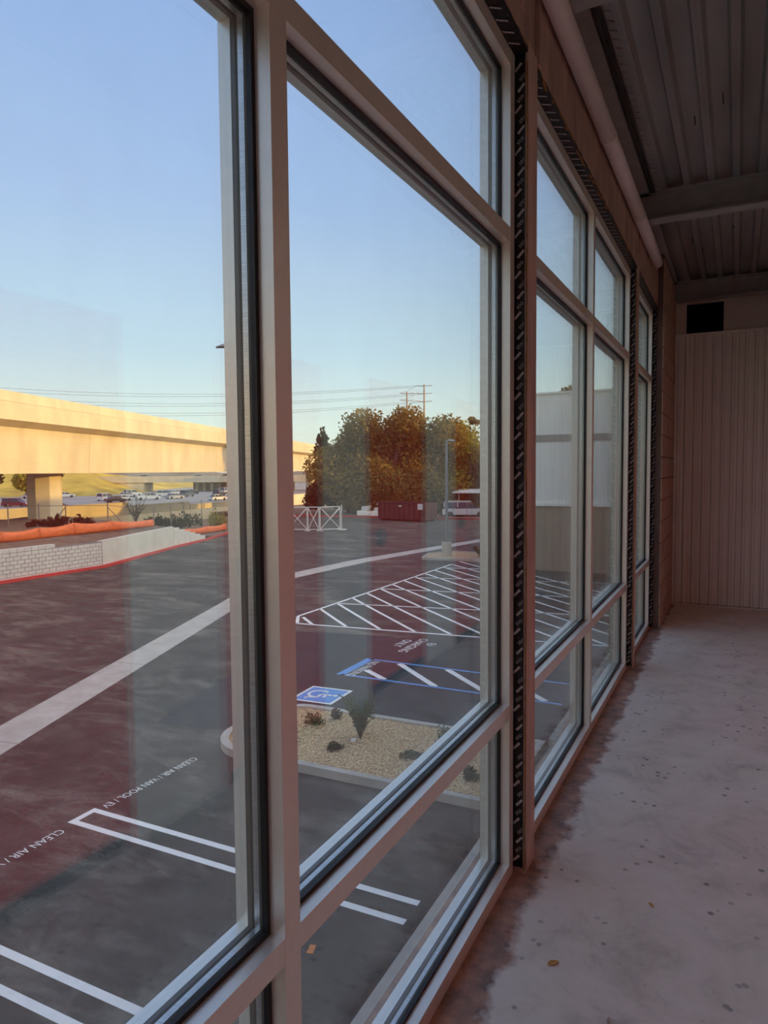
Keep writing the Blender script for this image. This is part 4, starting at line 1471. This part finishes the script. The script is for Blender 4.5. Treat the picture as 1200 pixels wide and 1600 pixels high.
# ------------------------------------------------------------------ things at the far end of the car park
dm = empty('roll_off_container', (-30.4, 67.6, GZ), -0.153)
sw_ = MB().prism([(-2.95, -1.2, 0.18), (2.95, -1.2, 0.18), (2.95, -1.2, 1.95), (-2.95, -1.2, 1.95)], (0, 0.06, 0)).build('side_wall', 'dumpster', dm)
MB().box(-2.95, 2.95, 1.14, 1.2, 0.18, 1.95).build('side_wall', 'dumpster', dm)
MB().box(-2.95, -2.89, -1.14, 1.14, 0.18, 1.95).build('end_wall', 'dumpster', dm)
MB().box(2.89, 2.95, -1.14, 1.14, 0.18, 1.95).build('end_wall', 'dumpster', dm)
MB().box(-2.89, 2.89, -1.14, 1.14, 0.18, 0.24).build('container_floor', 'dumpster', dm)
for k in range(10):
    x = -2.8 + k * 0.62
    MB().box(x, x + 0.09, -1.29, -1.2, 0.2, 1.9).build('stiffener', 'dumpster', sw_)
MB().box(-3.0, 3.0, -1.31, -1.18, 1.9, 2.02).build('top_rail', 'dumpster', dm)
MB().box(2.15, 2.75, -1.33, -1.30, 1.25, 1.85).build('sign_plate', 'white_tube', sw_)
MB().box(-0.2, 0.15, -1.33, -1.30, 1.5, 1.65).build('sign_plate', 'white_tube', sw_)
for x in (-2.5, 2.5):
    MB().tube([(x, -1.15, 0.1), (x, 1.15, 0.1)], 0.1, 10).build('roller', 'tyre', dm)
tag(dm, 'maroon roll-off waste container in front of the tall trees', 'container')


def gate_panel(x, y, rz, w, h, label, cross=True):
    t = empty('barrier_gate', (x, y, GZ), rz)
    bars = [((0, 0, 0.12), (w, 0, 0.12)), ((0, 0, h), (w, 0, h)), ((0, 0, 0), (0, 0, h)), ((w, 0, 0), (w, 0, h))]
    for a, b in bars:
        MB().tube([a, b], 0.05, 6).build('frame_tube', 'white_tube', t)
    if cross:
        for a, b in (((0, 0, 0.12), (w, 0, h)), ((0, 0, h), (w, 0, 0.12)), ((w / 2, 0, h / 2), (w, 0, h * 0.95))):
            MB().tube([a, b], 0.035, 5).build('cross_brace', 'white_tube', t)
    for xx in (0.1, w - 0.1):
        MB().box(xx - 0.05, xx + 0.05, -0.4, 0.4, 0, 0.05).build('foot', 'white_tube', t)
    tag(t, label, 'barrier', 'white cross-braced barrier gates')


gate_panel(-34.9, 52.0, 0.38, 1.75, 2.1, 'white cross-braced barrier gate nearest the mullion')
gate_panel(-33.2, 52.65, 0.38, 1.0, 2.1, 'narrow white barrier gate left of the gap')
gate_panel(-32.15, 53.0, 0.9, 1.9, 2.1, 'white barrier gate right of the gap, turned away')
sp = empty('slim_sign_post', (-31.0, 54.8, GZ))
MB().tube([(0, 0, 0), (0, 0, 2.3)], 0.03, 6).build('pole', 'white_tube', sp)
MB().box(-0.35, 0.35, -0.3, 0.3, 0, 0.06).build('base_plate', 'white_tube', sp)
tag(sp, 'slim pale post on a flat base right of the barrier gates', 'post')
ct = empty('covered_pallet', (-34.6, 51.0, GZ), 0.3)
MB().box(-0.9, 0.5, -0.5, 0.5, 0.0, 0.12).build('pallet', 'pole_wood', ct)
for x in (-0.85, -0.2, 0.42):
    MB().box(x, x + 0.07, -0.48, 0.48, 0.12, 0.75).build('upright', 'pole_wood', ct)
MB().prism([(-0.95, -0.52, 0.75), (0.55, -0.52, 0.75), (0.62, -0.52, 0.95), (0.2, -0.52, 1.2), (-0.9, -0.52, 1.28)], (0, 1.04, 0)).build('cover_sheet', 'fabric_sheet', ct)
tag(ct, 'tan sheet-covered pallet beside the near mullion', 'pallet')

for k, (x, y, s, lab) in enumerate(((-38.2, 72.6, 1.0, 'pale sunlit stack of material left of the maroon container'), (-36.4, 72.3, 0.9, 'pale bollard-like stack by the red kerb left of the container'), (-34.6, 71.9, 1.1, 'pale stack touching the left end of the maroon container'))):
    t = empty('material_stack', (x, y, GZ + 0.08))
    MB().prism([(-0.8 * s, -0.4, 0), (0.8 * s, -0.4, 0), (0.55 * s, -0.4, 0.45), (-0.8 * s, -0.4, 0.55)], (0, 0.8, 0)).build('lower_bundle', 'paint', t)
    MB().prism([(-0.3 * s, -0.3, 0.5), (0.5 * s, -0.3, 0.45), (0.8 * s, -0.3, 1.15 * s), (-0.2 * s, -0.3, 1.05 * s)], (0, 0.6, 0)).build('upper_bundle', 'white_tube', t)
    tag(t, lab, 'material stack')
vn = (-26.3, 74.5)
car(-26.6, 75.0, GZ, 0.3, WH, 'van', 'white van parked behind the lamp post at the far kerb', 'vehicles at the far kerb')
car(-22.0, 76.0, GZ, 0.3, SI, 'sedan', 'silver sedan parked by the far kerb at the window jamb', 'vehicles at the far kerb')
cn = empty('shade_canopy', (-24.6, 78.2, GZ))
for x in (-3.6, 0, 3.6):
    MB().tube([(x, -1, 0), (x, -1, 2.6)], 0.06, 6).build('post', 'white_tube', cn)
MB().prism([(-4.2, -1.6, 2.6), (4.2, -1.6, 2.6), (4.2, 1.6, 2.95), (-4.2, 1.6, 2.95)], (0, 0, 0.12)).build('roof_sheet', 'white_tube', cn)
tag(cn, 'pale flat carport roof over the parked vehicles', 'carport')
ff = empty('mesh_fence', (-28.5, 71.9, GZ))
for k in range(7):
    MB().tube([(k * 1.6, 0, 0), (k * 1.6, 0.05, 1.8)], 0.03, 5).build('fence_post', 'galv', ff)
MB().tube([(0, 0, 1.75), (9.6, 0.05, 1.75)], 0.02, 5).build('top_rail', 'galv', ff)
tag(ff, 'thin mesh fence in front of the parked white van', 'fence')

# ------------------------------------------------------------------ power line
def pylon(x, y, z_top, dr, label):
    t = empty('power_pole', (x, y, -5.3))
    MB().tube([(0, 0, 0), (0, 0, z_top + 5.3)], 0.55, 8, 0.32).build('mast', 'pole_wood', t)
    n = Vector((dr[0], dr[1], 0)).normalized()
    for k, dz in enumerate((0.6, 3.9, 7.2)):
        zz = z_top + 5.3 - dz
        MB().tube([tuple(-n * 3.4 + Vector((0, 0, zz))), tuple(Vector((0, 0, zz - 0.25))), tuple(n * 3.4 + Vector((0, 0, zz)))], 0.16, 6).build('crossarm', 'pole_wood', t)
    tag(t, label, 'power pole')
    return [(Vector((x, y, z_top - dz)) + n * s * 3.4) for dz in (0.6, 3.9, 7.2) for s in (-1, 1)]


p1 = pylon(-119.2, 278.3, 38.0, (0.89, 0.45), 'nearer and taller power pole above the trees')
p2 = pylon(-142.6, 311.6, 39.2, (0.89, 0.45), 'further power pole left of the taller one above the trees')
for k, a in enumerate(p1):
    b = Vector((-330, 165, 34 + (5 - k) * 1.9))
    pts = []
    for i in range(25):
        u = i / 24
        q = a.lerp(b, u)
        q.z -= 4 * (9.5 + k * 0.4) * u * (1 - u) * 0.62
        pts.append(q)
    w = MB().tube(pts, 0.055, 5).build('power_line', 'wire')
    tag(w, ['highest', 'second highest', 'third', 'fourth', 'second lowest', 'lowest'][k] + ' overhead power line running left from the taller pole', 'power line', 'overhead power lines')
for k in (0, 2, 4):
    a, b = p1[k], p2[k]
    w = MB().tube([a, a.lerp(b, 0.5) - Vector((0, 0, 0.8)), b], 0.05, 5).build('power_line', 'wire')
    tag(w, ['top', 'middle', 'bottom'][k // 2] + ' short span of power line between the two poles', 'power line', 'overhead power lines')
